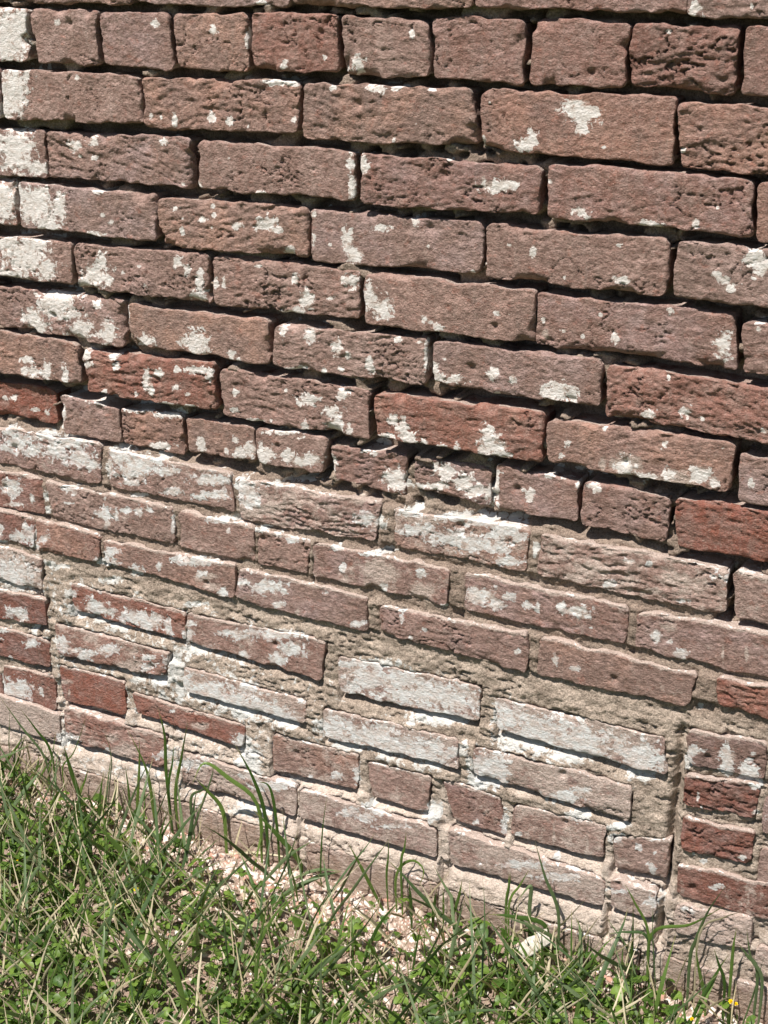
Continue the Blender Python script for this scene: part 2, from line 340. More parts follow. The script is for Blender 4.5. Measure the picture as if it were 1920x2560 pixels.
PAINT = [
[-231,1079,6.7,0.1,-0.3,-3.8],[-153,1073,5.7,0.1,-0.3,-5.0],[-108,1069,4.4,0.1,-0.8,-15.0],[28,1044,8.6,0.3,-0.2,-8.5],[14,1038,3.5,0.1,-0.1,-2.9],[-63,1041,3.7,0.1,-0.2,-4.5],
[-12,1049,2.4,0.1,-0.1,-2.4],[-372,1078,4.3,0.1,-0.5,-3.7],[-450,998,22.9,0.9,-4.6,-31.4],[-468,974,15.5,0.7,-1.8,-11.6],[-426,1018,5.6,0.2,-1.2,-8.4],[-349,1017,3.6,0.1,-0.4,-3.3],
[-76,1022,18.5,0.7,-0.2,-4.0],[-53,1021,6.1,0.2,-0.1,-3.0],[-247,978,3.4,0.2,-0.3,-3.3],[-233,977,2.1,0.1,-0.3,-3.2],[-214,976,4.7,0.2,-0.5,-5.9],[-163,980,7.2,0.3,-0.4,-5.3],
[-139,978,5.2,0.2,-0.3,-5.3],[-115,973,2.2,0.1,-0.1,-2.4],[-53,984,3.7,0.2,-0.1,-2.6],[-2,1019,5.3,0.2,-0.1,-3.5],[50,1021,11.4,0.4,-0.1,-4.4],[72,1020,5.7,0.2,-0.0,-2.4],
[-460,928,29.2,1.7,-3.9,-26.6],[-428,907,15.4,1.0,-1.2,-8.9],[-367,938,10.4,0.6,-1.0,-8.0],[-337,944,8.0,0.4,-0.8,-6.8],[-232,951,6.2,0.3,-0.5,-6.0],[-360,926,3.7,0.2,-0.3,-2.3],
[-338,925,6.6,0.4,-0.3,-2.9],[-210,903,3.4,0.2,-0.2,-2.8],[17,944,4.5,0.3,-0.3,-12.8],[32,939,8.3,0.5,-0.2,-10.2],[18,915,4.2,0.3,-0.2,-11.7],[-185,905,4.7,0.3,-0.5,-6.1],
[-98,901,6.5,0.5,-0.1,-2.7],[-141,937,2.0,0.1,-0.1,-1.6],[-91,1103,9.1,0.1,-0.1,-2.4],[-448,1061,33.7,0.7,-5.0,-33.2],[-426,1078,14.8,0.3,-2.4,-16.3],[-485,863,20.1,1.5,-4.2,-27.7],
[-434,864,31.1,2.3,-3.2,-22.7],[-418,841,19.5,1.6,-1.6,-12.2],[-394,864,9.6,0.7,-2.3,-18.0],[-454,872,9.9,0.7,-2.2,-15.2],[-331,886,7.4,0.5,-0.3,-2.3],[-343,834,18.7,1.6,-0.4,-3.6],
[-315,851,4.4,0.4,-0.4,-4.1],[-329,858,4.5,0.4,-0.3,-2.9],[-221,874,4.9,0.4,-0.3,-3.4],[-182,864,5.5,0.4,-0.3,-4.0],[-168,881,3.4,0.3,-0.2,-2.2],[-167,871,3.0,0.2,-0.2,-3.4],
[-212,849,3.1,0.3,-0.4,-5.2],[-136,862,8.0,0.7,-0.3,-4.2],[-95,867,14.6,1.2,-0.4,-8.3],[-82,861,9.7,0.8,-0.2,-4.1],[-65,837,7.1,0.6,-0.2,-5.0],[-170,856,2.7,0.2,-0.2,-2.3],
[-211,863,2.8,0.2,-0.1,-1.7],[10,857,6.7,0.6,-0.3,-13.5],[18,840,9.2,0.9,-0.2,-9.5],[5,867,3.1,0.3,-0.1,-5.4],[53,873,10.4,0.9,-0.0,-4.2],[-34,881,3.1,0.2,-0.2,-4.8],
[-34,854,2.5,0.2,-0.3,-8.2],[-13,850,1.9,0.2,-0.1,-2.2],[-459,795,36.0,3.4,-3.4,-23.7],[-429,783,15.9,1.5,-2.3,-17.3],[-486,808,20.3,1.8,-2.4,-15.8],[-441,814,23.8,2.1,-0.9,-6.2],
[-483,771,24.5,2.4,-0.9,-6.4],[-352,781,22.9,2.3,-1.6,-13.9],[-339,800,8.3,0.8,-1.4,-12.2],[-330,776,7.6,0.8,-0.7,-6.1],[-369,773,11.6,1.2,-0.9,-7.8],[-224,809,9.9,0.9,-0.5,-5.9],
[-210,801,4.9,0.5,-0.5,-6.5],[-192,791,5.6,0.6,-1.3,-17.7],[-195,772,10.5,1.1,-0.5,-7.4],[-307,790,3.4,0.3,-0.3,-2.7],[-274,777,2.9,0.3,-0.3,-3.0],[-282,800,2.9,0.3,-0.2,-1.8],
[-47,781,9.0,1.0,-0.5,-14.2],[-72,764,16.4,1.9,-0.2,-4.0],[-57,768,9.8,1.1,-0.3,-7.2],[-61,806,4.5,0.5,-0.2,-6.2],[-171,790,4.2,0.4,-0.4,-6.4],[-159,793,3.4,0.4,-0.4,-6.4],
[14,812,10.8,1.1,-0.2,-7.7],[-15,788,7.0,0.8,-0.1,-2.0],[-110,816,6.0,0.6,-0.1,-2.3],[40,796,9.8,1.1,-0.2,-15.2],[55,786,15.1,1.7,-0.1,-12.4],[39,808,6.1,0.6,-0.1,-5.5],
[-420,737,29.8,3.3,-2.7,-20.9],[-406,751,23.7,2.5,-1.2,-9.5],[-463,713,18.5,2.1,-1.8,-13.1],[-452,704,16.4,1.9,-1.4,-9.8],[-384,709,19.7,2.3,-1.9,-16.1],[-339,710,12.3,1.5,-1.9,-17.5],
[-353,743,8.5,0.9,-0.5,-4.7],[-399,726,15.8,1.8,-1.2,-9.6],[-282,706,15.0,1.8,-0.7,-7.8],[-297,698,9.5,1.2,-0.5,-4.7],[-201,714,17.8,2.2,-1.1,-15.3],[-222,713,9.1,1.1,-0.5,-6.2],
[-305,737,3.0,0.3,-1.6,-15.6],[-40,742,9.7,1.2,-0.3,-8.7],[-78,744,5.0,0.6,-0.3,-7.3],[-5,733,7.0,0.9,-0.2,-10.1],[8,724,4.8,0.6,-0.1,-4.3],[36,717,5.0,0.7,-0.1,-8.0],
[-1,708,4.5,0.6,-0.1,-3.5],[-65,698,19.9,2.7,-0.1,-3.0],[-23,702,4.6,0.6,-0.1,-3.5],[-201,712,16.1,2.0,-1.4,-18.4],[-152,704,5.2,0.7,-0.4,-6.7],[-144,699,3.5,0.5,-0.2,-3.6],
[-477,657,10.5,1.4,-0.9,-6.1],[-469,641,9.2,1.2,-1.3,-9.5],[-444,644,9.1,1.2,-1.8,-13.5],[-414,642,4.9,0.7,-1.7,-13.4],[-482,641,6.3,0.8,-1.0,-6.8],[-376,677,8.7,1.1,-0.8,-7.2],
[-373,664,7.1,0.9,-0.6,-5.2],[-332,681,7.7,1.0,-0.5,-5.1],[-327,668,5.4,0.7,-0.6,-5.8],[-281,657,5.3,0.7,-1.3,-14.5],[-276,643,4.6,0.6,-0.7,-8.1],[-263,668,9.3,1.3,-0.5,-5.7],
[-202,680,21.6,2.9,-0.3,-4.4],[-233,676,4.4,0.6,-0.3,-3.8],[-235,653,6.7,0.9,-0.4,-5.1],[-217,647,4.4,0.6,-0.2,-2.5],[-350,630,5.5,0.8,-0.5,-4.6],[-300,635,3.1,0.4,-0.3,-3.3],
[-184,674,4.3,0.6,-0.5,-7.8],[-251,629,15.0,2.2,-0.2,-2.6],[-214,631,11.0,1.6,-0.2,-2.6],[-152,656,4.9,0.7,-0.3,-5.0],[-49,663,14.9,2.2,-0.3,-7.5],[0,676,9.0,1.3,-0.2,-7.4],
[-15,652,12.4,1.9,-0.2,-8.4],[-59,657,6.7,1.0,-0.2,-4.5],[-15,635,11.5,1.8,-0.2,-9.1],[-7,633,6.5,1.0,-0.2,-7.6],[7,634,3.9,0.6,-0.1,-6.6],[-153,634,6.4,1.0,-0.2,-3.8],
[-79,669,2.7,0.4,-0.1,-2.4],[-122,625,20.9,3.2,-0.1,-2.5],[-54,629,5.0,0.8,-0.2,-6.1],[-518,595,8.7,1.3,-0.5,-3.5],[-532,593,4.4,0.6,-0.6,-4.2],[-481,584,7.7,1.1,-0.5,-3.5],
[-461,583,4.2,0.6,-0.6,-4.2],[-437,570,5.0,0.8,-1.4,-10.4],[-407,616,20.3,2.9,-0.4,-3.4],[-360,613,23.8,3.5,-0.4,-4.0],[-429,586,3.3,0.5,-1.3,-10.3],[-306,611,23.2,3.5,-0.4,-4.0],
[-253,613,22.5,3.4,-0.4,-4.6],[-274,567,17.3,2.8,-0.4,-4.7],[-208,576,7.4,1.2,-0.9,-12.5],[-146,578,14.3,2.4,-0.5,-8.1],[-135,585,8.9,1.5,-0.4,-8.0],[-156,594,5.0,0.8,-0.3,-4.8],
[-171,578,2.9,0.5,-0.3,-5.2],[-111,581,12.3,2.0,-0.6,-11.2],[-119,581,5.3,0.9,-0.7,-12.8],[-59,582,20.4,3.4,-0.3,-6.9],[-45,587,13.5,2.3,-0.3,-9.4],[-79,585,10.3,1.7,-0.3,-7.9],
[-81,616,30.6,4.8,-0.2,-3.7],[-58,613,6.8,1.1,-0.1,-3.1],[-19,583,4.7,0.8,-0.3,-12.5],[31,611,9.6,1.6,-0.1,-4.5],[39,609,3.8,0.6,-0.1,-4.2],[68,655,6.9,1.0,-0.0,-7.3],
[79,647,9.3,1.4,-0.0,-11.8],[87,636,10.8,1.7,-0.0,-7.4],[59,635,9.4,1.5,-0.0,-3.6],[107,634,6.1,1.0,0.0,-5.9],[130,633,6.6,1.1,0.0,-4.4],[149,635,4.2,0.7,0.1,-5.2],
[186,655,8.1,1.3,0.3,-14.2],[192,645,17.3,2.8,0.3,-12.8],[200,636,13.0,2.2,0.2,-5.7],[63,582,17.4,3.1,-0.1,-10.7],[68,573,14.3,2.5,-0.1,-9.2],[38,609,6.4,1.1,-0.1,-6.0],
[130,599,13.7,2.4,0.1,-10.4],[152,591,15.0,2.7,0.2,-10.4],[170,583,14.9,2.7,0.2,-8.9],[188,583,7.4,1.3,0.3,-14.7],[118,603,4.6,0.8,0.1,-8.9],[118,579,18.4,3.3,0.0,-4.5],
[181,620,5.9,1.0,0.1,-2.3],[96,575,12.5,2.2,0.0,-4.2],[236,590,5.2,0.9,0.4,-10.1],[228,596,4.3,0.8,0.1,-2.3],[202,612,1.7,0.3,0.0,-1.7],[196,599,2.9,0.5,0.8,-29.3],
[259,619,5.6,1.0,0.1,-3.4],[281,620,11.0,1.9,0.2,-3.4],[292,613,3.3,0.6,0.3,-7.0],[314,613,6.0,1.1,0.3,-5.0],[309,616,6.8,1.2,0.2,-2.8],[367,635,10.4,1.8,0.6,-8.2],
[343,644,11.8,2.0,0.7,-10.9],[403,641,20.2,3.5,0.8,-10.7,1],[426,651,12.4,2.2,0.9,-10.6],[440,644,5.4,1.0,0.7,-7.9],[319,643,6.7,1.1,0.6,-11.0,1],[278,661,3.3,0.5,0.2,-3.9],
[385,677,3.6,0.6,0.4,-4.8],[319,683,2.1,0.3,0.1,-2.1],[272,645,3.3,0.6,0.1,-3.3],[376,628,3.9,0.7,0.2,-3.3],[393,645,7.7,1.3,0.6,-8.1],[477,651,3.4,0.6,0.5,-4.7],
[119,721,4.5,0.6,0.1,-11.2],[122,713,8.9,1.2,0.0,-5.6],[141,714,14.6,2.0,0.1,-5.0],[188,726,7.1,1.0,0.2,-7.7],[213,723,3.4,0.5,0.2,-6.8],[195,704,3.4,0.5,0.1,-2.2],
[266,717,16.2,2.3,0.5,-10.8],[281,716,6.7,1.0,0.6,-12.0],[252,715,8.2,1.2,0.3,-8.1],[260,725,5.4,0.8,0.2,-4.0],[131,736,2.1,0.3,0.0,-1.9],[365,706,8.2,1.2,0.4,-5.2],
[404,716,6.2,0.9,0.4,-5.7],[422,710,2.0,0.3,0.2,-2.1],[485,707,4.7,0.7,0.3,-3.0],[384,749,2.0,0.3,0.2,-3.1],[38,715,3.8,0.5,-0.1,-8.0],[74,751,6.7,0.8,-0.0,-2.8],
[99,751,3.6,0.4,0.0,-2.2],[108,736,2.4,0.3,0.1,-16.7],[343,647,23.6,4.0,0.9,-13.6,1],[115,777,4.1,0.5,0.0,-2.7],[123,771,5.9,0.7,0.0,-4.9],[108,779,4.4,0.5,0.0,-3.3],
[193,795,3.3,0.4,0.1,-3.2],[245,793,2.7,0.3,0.1,-3.6],[268,784,4.3,0.5,0.1,-2.6],[325,783,4.1,0.5,0.5,-7.6],[380,817,3.4,0.4,0.3,-3.9],[436,788,7.1,0.9,1.3,-14.7],
[438,797,6.6,0.8,0.3,-2.9],[289,780,2.1,0.3,0.1,-2.6],[307,805,2.1,0.2,0.1,-2.0],[247,778,5.4,0.7,0.2,-5.2,1],[471,818,4.6,0.5,0.2,-2.4],[471,811,2.3,0.3,0.3,-3.4],
[232,865,4.3,0.4,0.3,-7.0],[206,869,2.4,0.2,0.1,-2.0],[328,845,8.1,0.8,0.3,-4.4],[324,880,3.0,0.3,0.1,-1.7],[177,847,1.4,0.1,0.1,-3.1],[267,841,1.3,0.1,0.1,-1.8],
[460,879,10.3,1.0,0.9,-9.3],[467,866,5.7,0.6,0.6,-5.8],[460,860,4.6,0.5,0.2,-2.3],[433,855,5.9,0.6,0.4,-4.7],[439,849,5.8,0.6,0.4,-4.3],[424,861,4.2,0.4,0.2,-2.8],
[469,873,4.6,0.4,0.9,-9.3],[93,885,4.6,0.4,0.0,-6.5],[109,859,1.4,0.1,0.0,-1.3],[131,861,1.1,0.1,0.0,-1.0],[162,836,2.8,0.3,0.0,-2.1],[282,910,8.9,0.7,0.2,-4.3],
[289,905,3.8,0.3,0.2,-2.9],[353,903,12.2,1.0,0.3,-4.7],[400,908,3.8,0.3,0.4,-5.1],[247,938,2.6,0.2,0.1,-1.9],[420,925,1.9,0.1,0.1,-1.4],[361,902,4.9,0.4,0.2,-2.4],
[192,929,18.7,1.3,0.2,-6.9],[175,932,3.3,0.2,0.1,-6.1],[206,932,9.3,0.6,0.1,-3.4],[185,922,4.1,0.3,0.1,-3.0],[134,952,2.8,0.2,0.0,-2.5],[39,939,2.4,0.1,-0.1,-4.6],
[276,1006,17.4,0.8,0.5,-10.3],[278,994,7.0,0.3,0.5,-9.2],[270,1015,14.9,0.6,0.2,-3.4],[226,978,6.5,0.3,0.3,-9.5],[218,972,11.7,0.7,0.2,-5.9],[172,974,3.2,0.2,0.1,-5.3],
[302,974,2.5,0.1,0.1,-1.8],[381,976,2.8,0.2,0.2,-2.2],[92,1076,2.8,0.1,-0.0,-3.3],[358,1083,2.3,0.0,0.1,-1.7],[384,1103,6.7,0.1,0.5,-6.3],[381,1098,4.5,0.1,0.3,-3.1],
[51,1021,10.0,0.4,-0.0,-3.9],[76,1022,8.4,0.3,-0.0,-1.9],[114,1023,5.0,0.2,0.0,-2.4],[72,969,3.4,0.2,-0.0,-2.5],[178,1011,1.6,0.1,0.0,-1.4],[434,1107,1.7,0.0,0.3,-3.3],
[-511,535,27.4,4.4,-2.6,-17.6],[-524,548,12.3,1.9,-1.5,-10.0],[-485,529,18.1,3.0,-1.4,-10.0],[-446,536,20.7,3.4,-1.9,-14.9],[-406,530,26.1,4.4,-1.8,-14.8],[-423,551,46.3,7.4,-1.2,-9.8],
[-464,551,35.5,5.6,-0.8,-6.2],[-384,524,14.4,2.4,-1.1,-9.8],[-537,523,12.4,2.0,-0.8,-5.1],[-314,529,30.3,5.2,-1.7,-16.9],[-334,545,22.3,3.7,-1.2,-12.0],[-299,541,30.0,5.1,-1.1,-11.9],
[-342,553,16.8,2.7,-0.4,-3.6],[-271,551,16.2,2.7,-0.8,-9.4],[-259,537,16.1,2.8,-0.6,-7.1],[-251,510,18.8,3.4,-0.4,-5.3],[-191,537,28.4,5.0,-0.6,-9.3],[-214,509,13.2,2.4,-0.3,-4.7],
[-190,516,25.9,4.7,-0.5,-7.0],[-321,511,16.7,3.0,-0.5,-4.9],[-356,524,8.5,1.5,-1.6,-14.6],[-146,536,15.2,2.7,-0.8,-13.8],[-136,526,15.1,2.7,-0.6,-11.5],[-527,468,21.8,3.9,-1.9,-13.0],
[-535,471,12.6,2.2,-1.4,-9.1],[-492,456,4.3,0.8,-1.1,-7.8],[-527,442,18.8,3.5,-0.5,-3.2],[-467,466,6.1,1.1,-1.4,-10.3],[-466,446,6.1,1.1,-1.2,-9.1],[-423,484,14.8,2.6,-0.7,-5.5],
[-415,479,5.9,1.1,-0.6,-5.0],[-426,463,8.9,1.6,-0.3,-2.0],[-367,457,17.3,3.3,-1.1,-10.1],[-361,446,8.7,1.7,-0.8,-7.6],[-346,461,4.0,0.8,-0.9,-8.8],[-331,470,11.3,2.1,-0.4,-4.0],
[-308,473,7.0,1.3,-0.7,-7.4],[-291,479,6.9,1.3,-0.4,-4.4],[-312,493,16.7,3.0,-0.3,-3.4],[-363,482,2.9,0.5,-0.4,-3.5],[-253,467,2.7,0.5,-1.4,-17.1],[-171,487,25.8,4.9,-0.3,-4.7],
[-123,483,15.2,3.0,-0.2,-4.2],[-167,474,3.9,0.8,-0.4,-6.0],[-558,395,12.9,2.5,-1.9,-12.2],[-552,404,9.6,1.9,-0.8,-5.4],[-518,399,15.8,3.1,-1.3,-9.4],[-558,382,16.1,3.2,-0.6,-4.1],
[-493,405,15.6,3.1,-1.8,-13.3],[-469,405,9.2,1.8,-1.0,-7.9],[-504,416,6.3,1.2,-0.9,-6.6],[-489,388,9.4,1.9,-0.9,-6.7],[-140,530,15.1,2.7,-0.8,-13.8],[-75,551,40.9,7.3,-0.2,-4.5],
[-136,517,15.1,2.8,-0.5,-9.3],[-42,543,14.3,2.6,-0.2,-5.6,1],[19,546,13.8,2.5,-0.2,-8.8,1],[28,525,13.8,2.6,-0.1,-8.8],[48,523,11.4,2.2,-0.1,-9.9],[87,545,19.9,3.7,-0.0,-6.5],
[109,537,32.6,6.3,0.0,-10.8,1],[98,524,26.4,5.2,0.0,-8.7],[142,521,34.2,6.8,0.1,-10.8],[174,519,33.6,6.8,0.2,-9.6],[211,548,18.4,3.6,0.4,-12.5],[152,549,31.7,6.1,0.1,-5.3],
[195,536,12.5,2.5,0.2,-6.3],[184,549,31.1,6.0,0.1,-5.2],[-93,482,6.2,1.2,-0.2,-4.2],[-71,480,9.8,2.0,-0.2,-4.2],[-118,486,22.6,4.4,-0.1,-2.8],[-11,481,9.5,1.9,-0.1,-3.6],
[1,457,4.8,1.0,-0.1,-5.7],[48,465,27.5,5.8,-0.2,-15.9,1],[52,486,27.3,5.6,-0.0,-3.1],[-137,505,37.7,7.1,-0.8,-14.0,1],[-101,514,29.6,5.5,-0.6,-13.8,1],[209,544,18.5,3.6,0.3,-10.4],
[201,521,16.6,3.4,0.2,-8.5],[224,538,10.2,2.0,0.3,-8.3],[214,507,20.6,4.3,0.2,-6.4],[333,544,11.4,2.3,0.4,-6.0,1],[357,537,11.3,2.4,0.3,-5.0,1],[357,537,7.5,1.6,0.2,-3.6],
[379,539,3.7,0.8,0.2,-3.0],[335,505,7.7,1.7,0.3,-5.1],[385,508,13.0,2.9,0.4,-6.1,1],[419,504,7.3,1.6,0.3,-4.0],[292,504,15.8,3.4,0.4,-8.3,1],[450,538,5.3,1.1,0.3,-3.9],
[464,541,3.5,0.8,0.5,-5.8],[246,530,5.1,1.0,0.3,-8.3],[315,520,38.4,8.1,0.7,-12.3,1],[406,527,27.2,5.9,0.9,-11.9,1],[107,473,7.8,1.7,0.0,-6.7],[57,442,5.8,1.3,-0.1,-6.8],
[54,457,34.3,7.3,-0.2,-18.2,1],[109,449,26.7,5.9,0.1,-15.7,1],[138,436,5.5,1.2,0.0,-2.7],[184,459,19.2,4.3,0.2,-11.0],[218,466,10.4,2.3,0.2,-5.4],[203,451,12.7,2.9,0.1,-5.5],
[175,466,8.6,1.9,0.1,-4.4],[-109,408,27.9,6.1,-0.5,-9.7],[-142,408,15.6,3.4,-0.3,-4.9],[-84,408,6.3,1.4,-0.2,-6.0],[-92,387,10.2,2.3,-0.2,-4.9],[21,386,10.7,2.5,-0.1,-4.3],
[-22,419,4.9,1.1,-0.1,-2.8],[-65,382,5.0,1.1,-0.3,-7.3,1],[84,409,2.8,0.6,-0.0,-5.1],[113,401,4.1,1.0,0.0,-4.6],[96,385,2.8,0.7,0.0,-3.2],[-98,309,14.2,3.5,-0.4,-10.1],
[-148,302,8.0,2.0,-0.4,-7.2],[-154,327,16.0,3.8,-0.4,-6.3],[-74,329,17.8,4.3,-0.5,-12.4],[-57,323,6.3,1.6,-0.2,-4.5],[-102,342,43.4,10.4,-0.3,-7.5],[39,316,26.3,6.8,-0.3,-22.0],
[75,320,41.9,10.8,-0.1,-16.9],[121,315,45.3,11.9,0.1,-21.5],[155,315,29.0,7.7,0.3,-21.3],[86,301,37.2,9.9,-0.0,-14.5],[14,292,14.7,3.8,-0.1,-7.4],[133,285,45.3,12.4,0.1,-12.1],
[2,309,3.7,0.9,-0.1,-3.7],[39,335,47.3,11.9,-0.1,-6.0],[241,460,6.2,1.4,0.2,-4.7],[255,458,3.3,0.7,0.3,-6.4],[300,467,17.8,4.1,0.3,-6.3],[312,463,7.9,1.8,0.2,-3.8],
[284,469,6.0,1.4,0.2,-5.3],[319,449,2.0,0.5,0.1,-1.7],[395,456,4.1,1.0,0.7,-9.3],[393,458,4.7,1.1,0.4,-6.2],[410,454,3.4,0.8,0.2,-2.9],[424,443,8.3,2.1,0.4,-5.2],
[427,438,3.7,0.9,0.4,-5.2],[468,456,2.2,0.5,1.6,-18.3,1],[493,458,2.5,0.6,1.2,-12.1,1],[233,400,3.8,0.9,0.1,-3.6],[280,401,3.7,0.9,0.3,-6.6],[305,396,7.1,1.8,0.2,-3.9],
[449,381,4.6,1.3,0.4,-4.6],[226,311,23.6,6.5,0.6,-21.0],[270,305,41.6,11.7,0.9,-20.8],[314,303,40.5,11.6,1.1,-20.5],[323,290,30.4,8.8,0.7,-13.7],[388,306,21.4,6.2,0.9,-13.4],
[363,311,11.9,3.4,0.7,-11.2],[260,290,54.4,15.5,0.7,-18.6],[313,289,36.7,10.6,0.8,-16.1],[388,299,25.3,7.4,1.7,-24.7],[395,283,19.5,5.9,0.6,-9.0],[211,238,19.9,5.9,0.6,-21.8],
[207,215,17.8,5.4,0.3,-9.8],[301,222,25.1,7.8,0.4,-9.5],[322,240,12.4,3.8,0.2,-4.7],[252,216,17.3,5.3,0.3,-9.6,1],[319,203,16.7,5.3,0.4,-7.1],[370,203,16.2,5.3,0.3,-4.7],
[245,152,5.5,1.8,0.1,-3.5],[334,164,2.5,0.8,0.9,-16.9,1],[291,170,3.0,1.0,0.9,-19.6,1],[297,137,4.3,1.5,0.2,-4.9],[367,186,12.2,4.0,0.4,-6.6],[396,183,3.6,1.2,0.3,-4.7],
[415,182,2.4,0.8,0.2,-2.8],[414,160,4.0,1.4,0.9,-11.9],[412,164,5.0,1.7,0.3,-3.8],[449,331,9.4,2.7,0.5,-6.5],[444,314,6.6,1.9,0.7,-8.7],[487,328,9.1,2.7,1.8,-19.3],
[510,320,10.8,3.2,1.4,-15.0],[513,345,2.7,0.8,0.2,-2.1],[519,307,7.2,2.2,0.5,-5.4],[459,271,1.9,0.6,0.6,-6.7],[464,262,2.3,0.7,0.3,-3.3],[524,273,4.5,1.4,0.3,-3.3],
[472,189,4.8,1.6,0.3,-3.2],[515,212,5.6,1.9,0.3,-3.6],[460,196,2.3,0.8,0.2,-2.3],[-357,407,14.5,3.0,-0.7,-6.4],[-370,390,17.6,3.7,-1.0,-9.1],[-356,389,14.6,3.0,-0.5,-5.2],
[-318,386,14.3,3.0,-0.9,-9.0],[-278,402,5.6,1.2,-0.5,-5.6],[-215,422,32.1,6.7,-0.4,-6.2],[-203,404,21.4,4.6,-0.6,-8.7,1],[-196,391,16.1,3.5,-0.5,-7.5,1],[-237,380,8.3,1.8,-0.6,-7.6,1],
[-178,385,8.0,1.8,-0.5,-7.5],[-211,405,10.8,2.3,-0.4,-5.0],[-245,420,11.0,2.3,-0.4,-5.0],[-112,412,15.3,3.3,-0.3,-6.0],[-393,317,21.1,4.8,-1.5,-13.5],[-370,314,14.9,3.4,-0.9,-8.1],
[-430,303,12.3,2.8,-1.3,-10.9],[-419,298,15.3,3.5,-0.8,-6.8],[-383,298,18.1,4.2,-0.7,-6.8],[-321,315,29.0,6.7,-1.3,-13.3],[-298,313,20.1,4.7,-1.1,-11.9],[-351,295,23.7,5.6,-0.8,-8.1],
[-270,312,8.0,1.9,-1.2,-14.5],[-311,323,11.6,2.7,-0.7,-7.9],[-436,328,12.3,2.7,-0.8,-6.8],[-289,323,17.1,4.0,-0.8,-9.2],[-233,328,13.9,3.2,-0.4,-5.2],[-237,309,8.4,2.0,-1.0,-13.1],
[-225,290,25.0,6.1,-0.7,-9.2],[-189,291,5.5,1.4,-0.3,-3.9],[-148,301,6.7,1.6,-0.3,-5.1],[-173,329,21.4,5.1,-0.2,-4.1],[-453,244,12.6,3.1,-1.7,-14.1],[-461,250,9.5,2.3,-1.1,-8.5],
[-414,239,18.6,4.6,-1.0,-8.4],[-432,241,12.5,3.1,-0.7,-5.6],[-370,258,18.1,4.4,-0.9,-8.3],[-402,267,18.3,4.4,-0.8,-6.9,1],[-303,262,17.5,4.3,-0.5,-5.4],[-337,238,35.6,9.0,-1.3,-13.8,1],
[-307,245,11.7,3.0,-0.7,-8.2],[-330,218,11.9,3.1,-0.4,-4.2],[-537,336,48.0,10.2,-4.0,-27.7],[-536,277,22.8,5.2,-1.4,-9.9],[-527,270,13.0,3.0,-0.8,-5.7],[-573,240,20.1,4.7,-0.8,-5.2],
[-511,252,8.1,1.9,-1.6,-11.4],[-545,258,19.7,4.6,-1.0,-7.1,1],[-514,232,14.7,3.5,-1.2,-8.6],[-559,196,4.0,1.0,-0.9,-5.9],[-582,223,10.1,2.4,-0.7,-4.4],[-471,364,24.8,5.2,-0.9,-6.7],
[-365,362,26.4,5.7,-0.7,-6.6],[-225,357,27.3,6.2,-0.4,-5.1],[-265,266,17.1,4.3,-0.9,-10.7],[-255,253,17.1,4.3,-1.1,-13.4],[-285,229,26.1,6.7,-0.7,-8.2],[-141,337,31.5,7.5,-0.3,-5.0],
[-453,364,18.5,3.9,-0.7,-5.4],[-243,232,25.5,6.6,-1.6,-21.7],[-201,235,38.7,10.1,-1.2,-18.8],[-161,230,40.6,10.8,-1.1,-18.6],[-121,228,26.6,7.2,-0.8,-15.8],[-146,255,21.5,5.6,-0.4,-6.5],
[-457,183,19.2,5.0,-0.8,-6.4,1],[-453,166,3.2,0.8,-1.1,-8.7,1],[-267,188,5.8,1.6,-0.3,-3.3],[-249,147,23.2,6.6,-0.9,-11.2,1],[-222,176,17.1,4.7,-0.6,-8.3,1],[-459,87,19.6,5.6,-1.5,-12.1],
[-468,93,9.8,2.8,-1.1,-9.0],[-325,83,12.2,3.6,-1.5,-16.2],[-376,117,15.6,4.4,-0.9,-8.8,1],[-387,93,3.8,1.1,-0.6,-5.9],[-356,97,30.8,8.9,-1.7,-17.7,1],[-127,93,16.5,5.1,-0.8,-16.8,1],
[-566,137,37.2,9.8,-3.5,-24.3],[-544,151,20.1,5.2,-2.1,-15.0],[-584,143,17.1,4.5,-2.7,-18.2],[-505,155,4.6,1.2,-1.2,-8.9],[-563,84,74.3,20.6,-5.8,-40.4,1],[-146,147,22.0,6.4,-1.3,-24.8],
[-136,128,16.5,4.9,-0.8,-16.6],[-156,171,16.5,4.7,-0.6,-10.9],[-283,115,17.8,5.2,-0.7,-8.6],[-243,113,34.8,10.2,-0.6,-8.5],[-141,225,34.9,9.4,-1.1,-21.2],[-102,228,31.5,8.6,-0.6,-13.1],
[-81,224,15.7,4.3,-0.5,-13.1],[-12,230,32.5,9.1,-0.5,-20.5],[38,234,48.4,13.7,-0.2,-17.7],[86,230,47.1,13.6,-0.0,-20.0],[122,230,27.9,8.1,0.1,-19.9],[13,211,29.7,8.5,-0.1,-7.7],
[133,246,13.9,4.0,0.1,-12.3],[198,235,24.4,7.2,0.5,-19.4],[191,209,20.2,6.2,0.3,-12.3],[220,235,11.0,3.3,0.4,-14.5],[-50,146,5.2,1.6,-0.2,-5.4],[-29,145,15.5,4.7,-0.3,-10.7,1],
[-8,161,10.2,3.1,-0.1,-5.3],[37,131,10.0,3.1,-0.1,-7.9],[52,127,12.4,3.9,-0.0,-4.2],[188,150,4.6,1.5,0.1,-5.0],[-121,92,27.4,8.5,-0.8,-16.8,1],[-100,79,16.3,5.2,-0.7,-16.8,1],
[-146,144,22.0,6.4,-0.9,-16.5],[-139,125,19.3,5.8,-0.4,-8.3],[129,147,14.2,4.5,0.1,-12.8],[227,163,4.5,1.4,0.5,-17.4],[-106,118,32.4,9.9,-0.4,-8.3],[20,170,5.0,1.5,-0.3,-15.7],
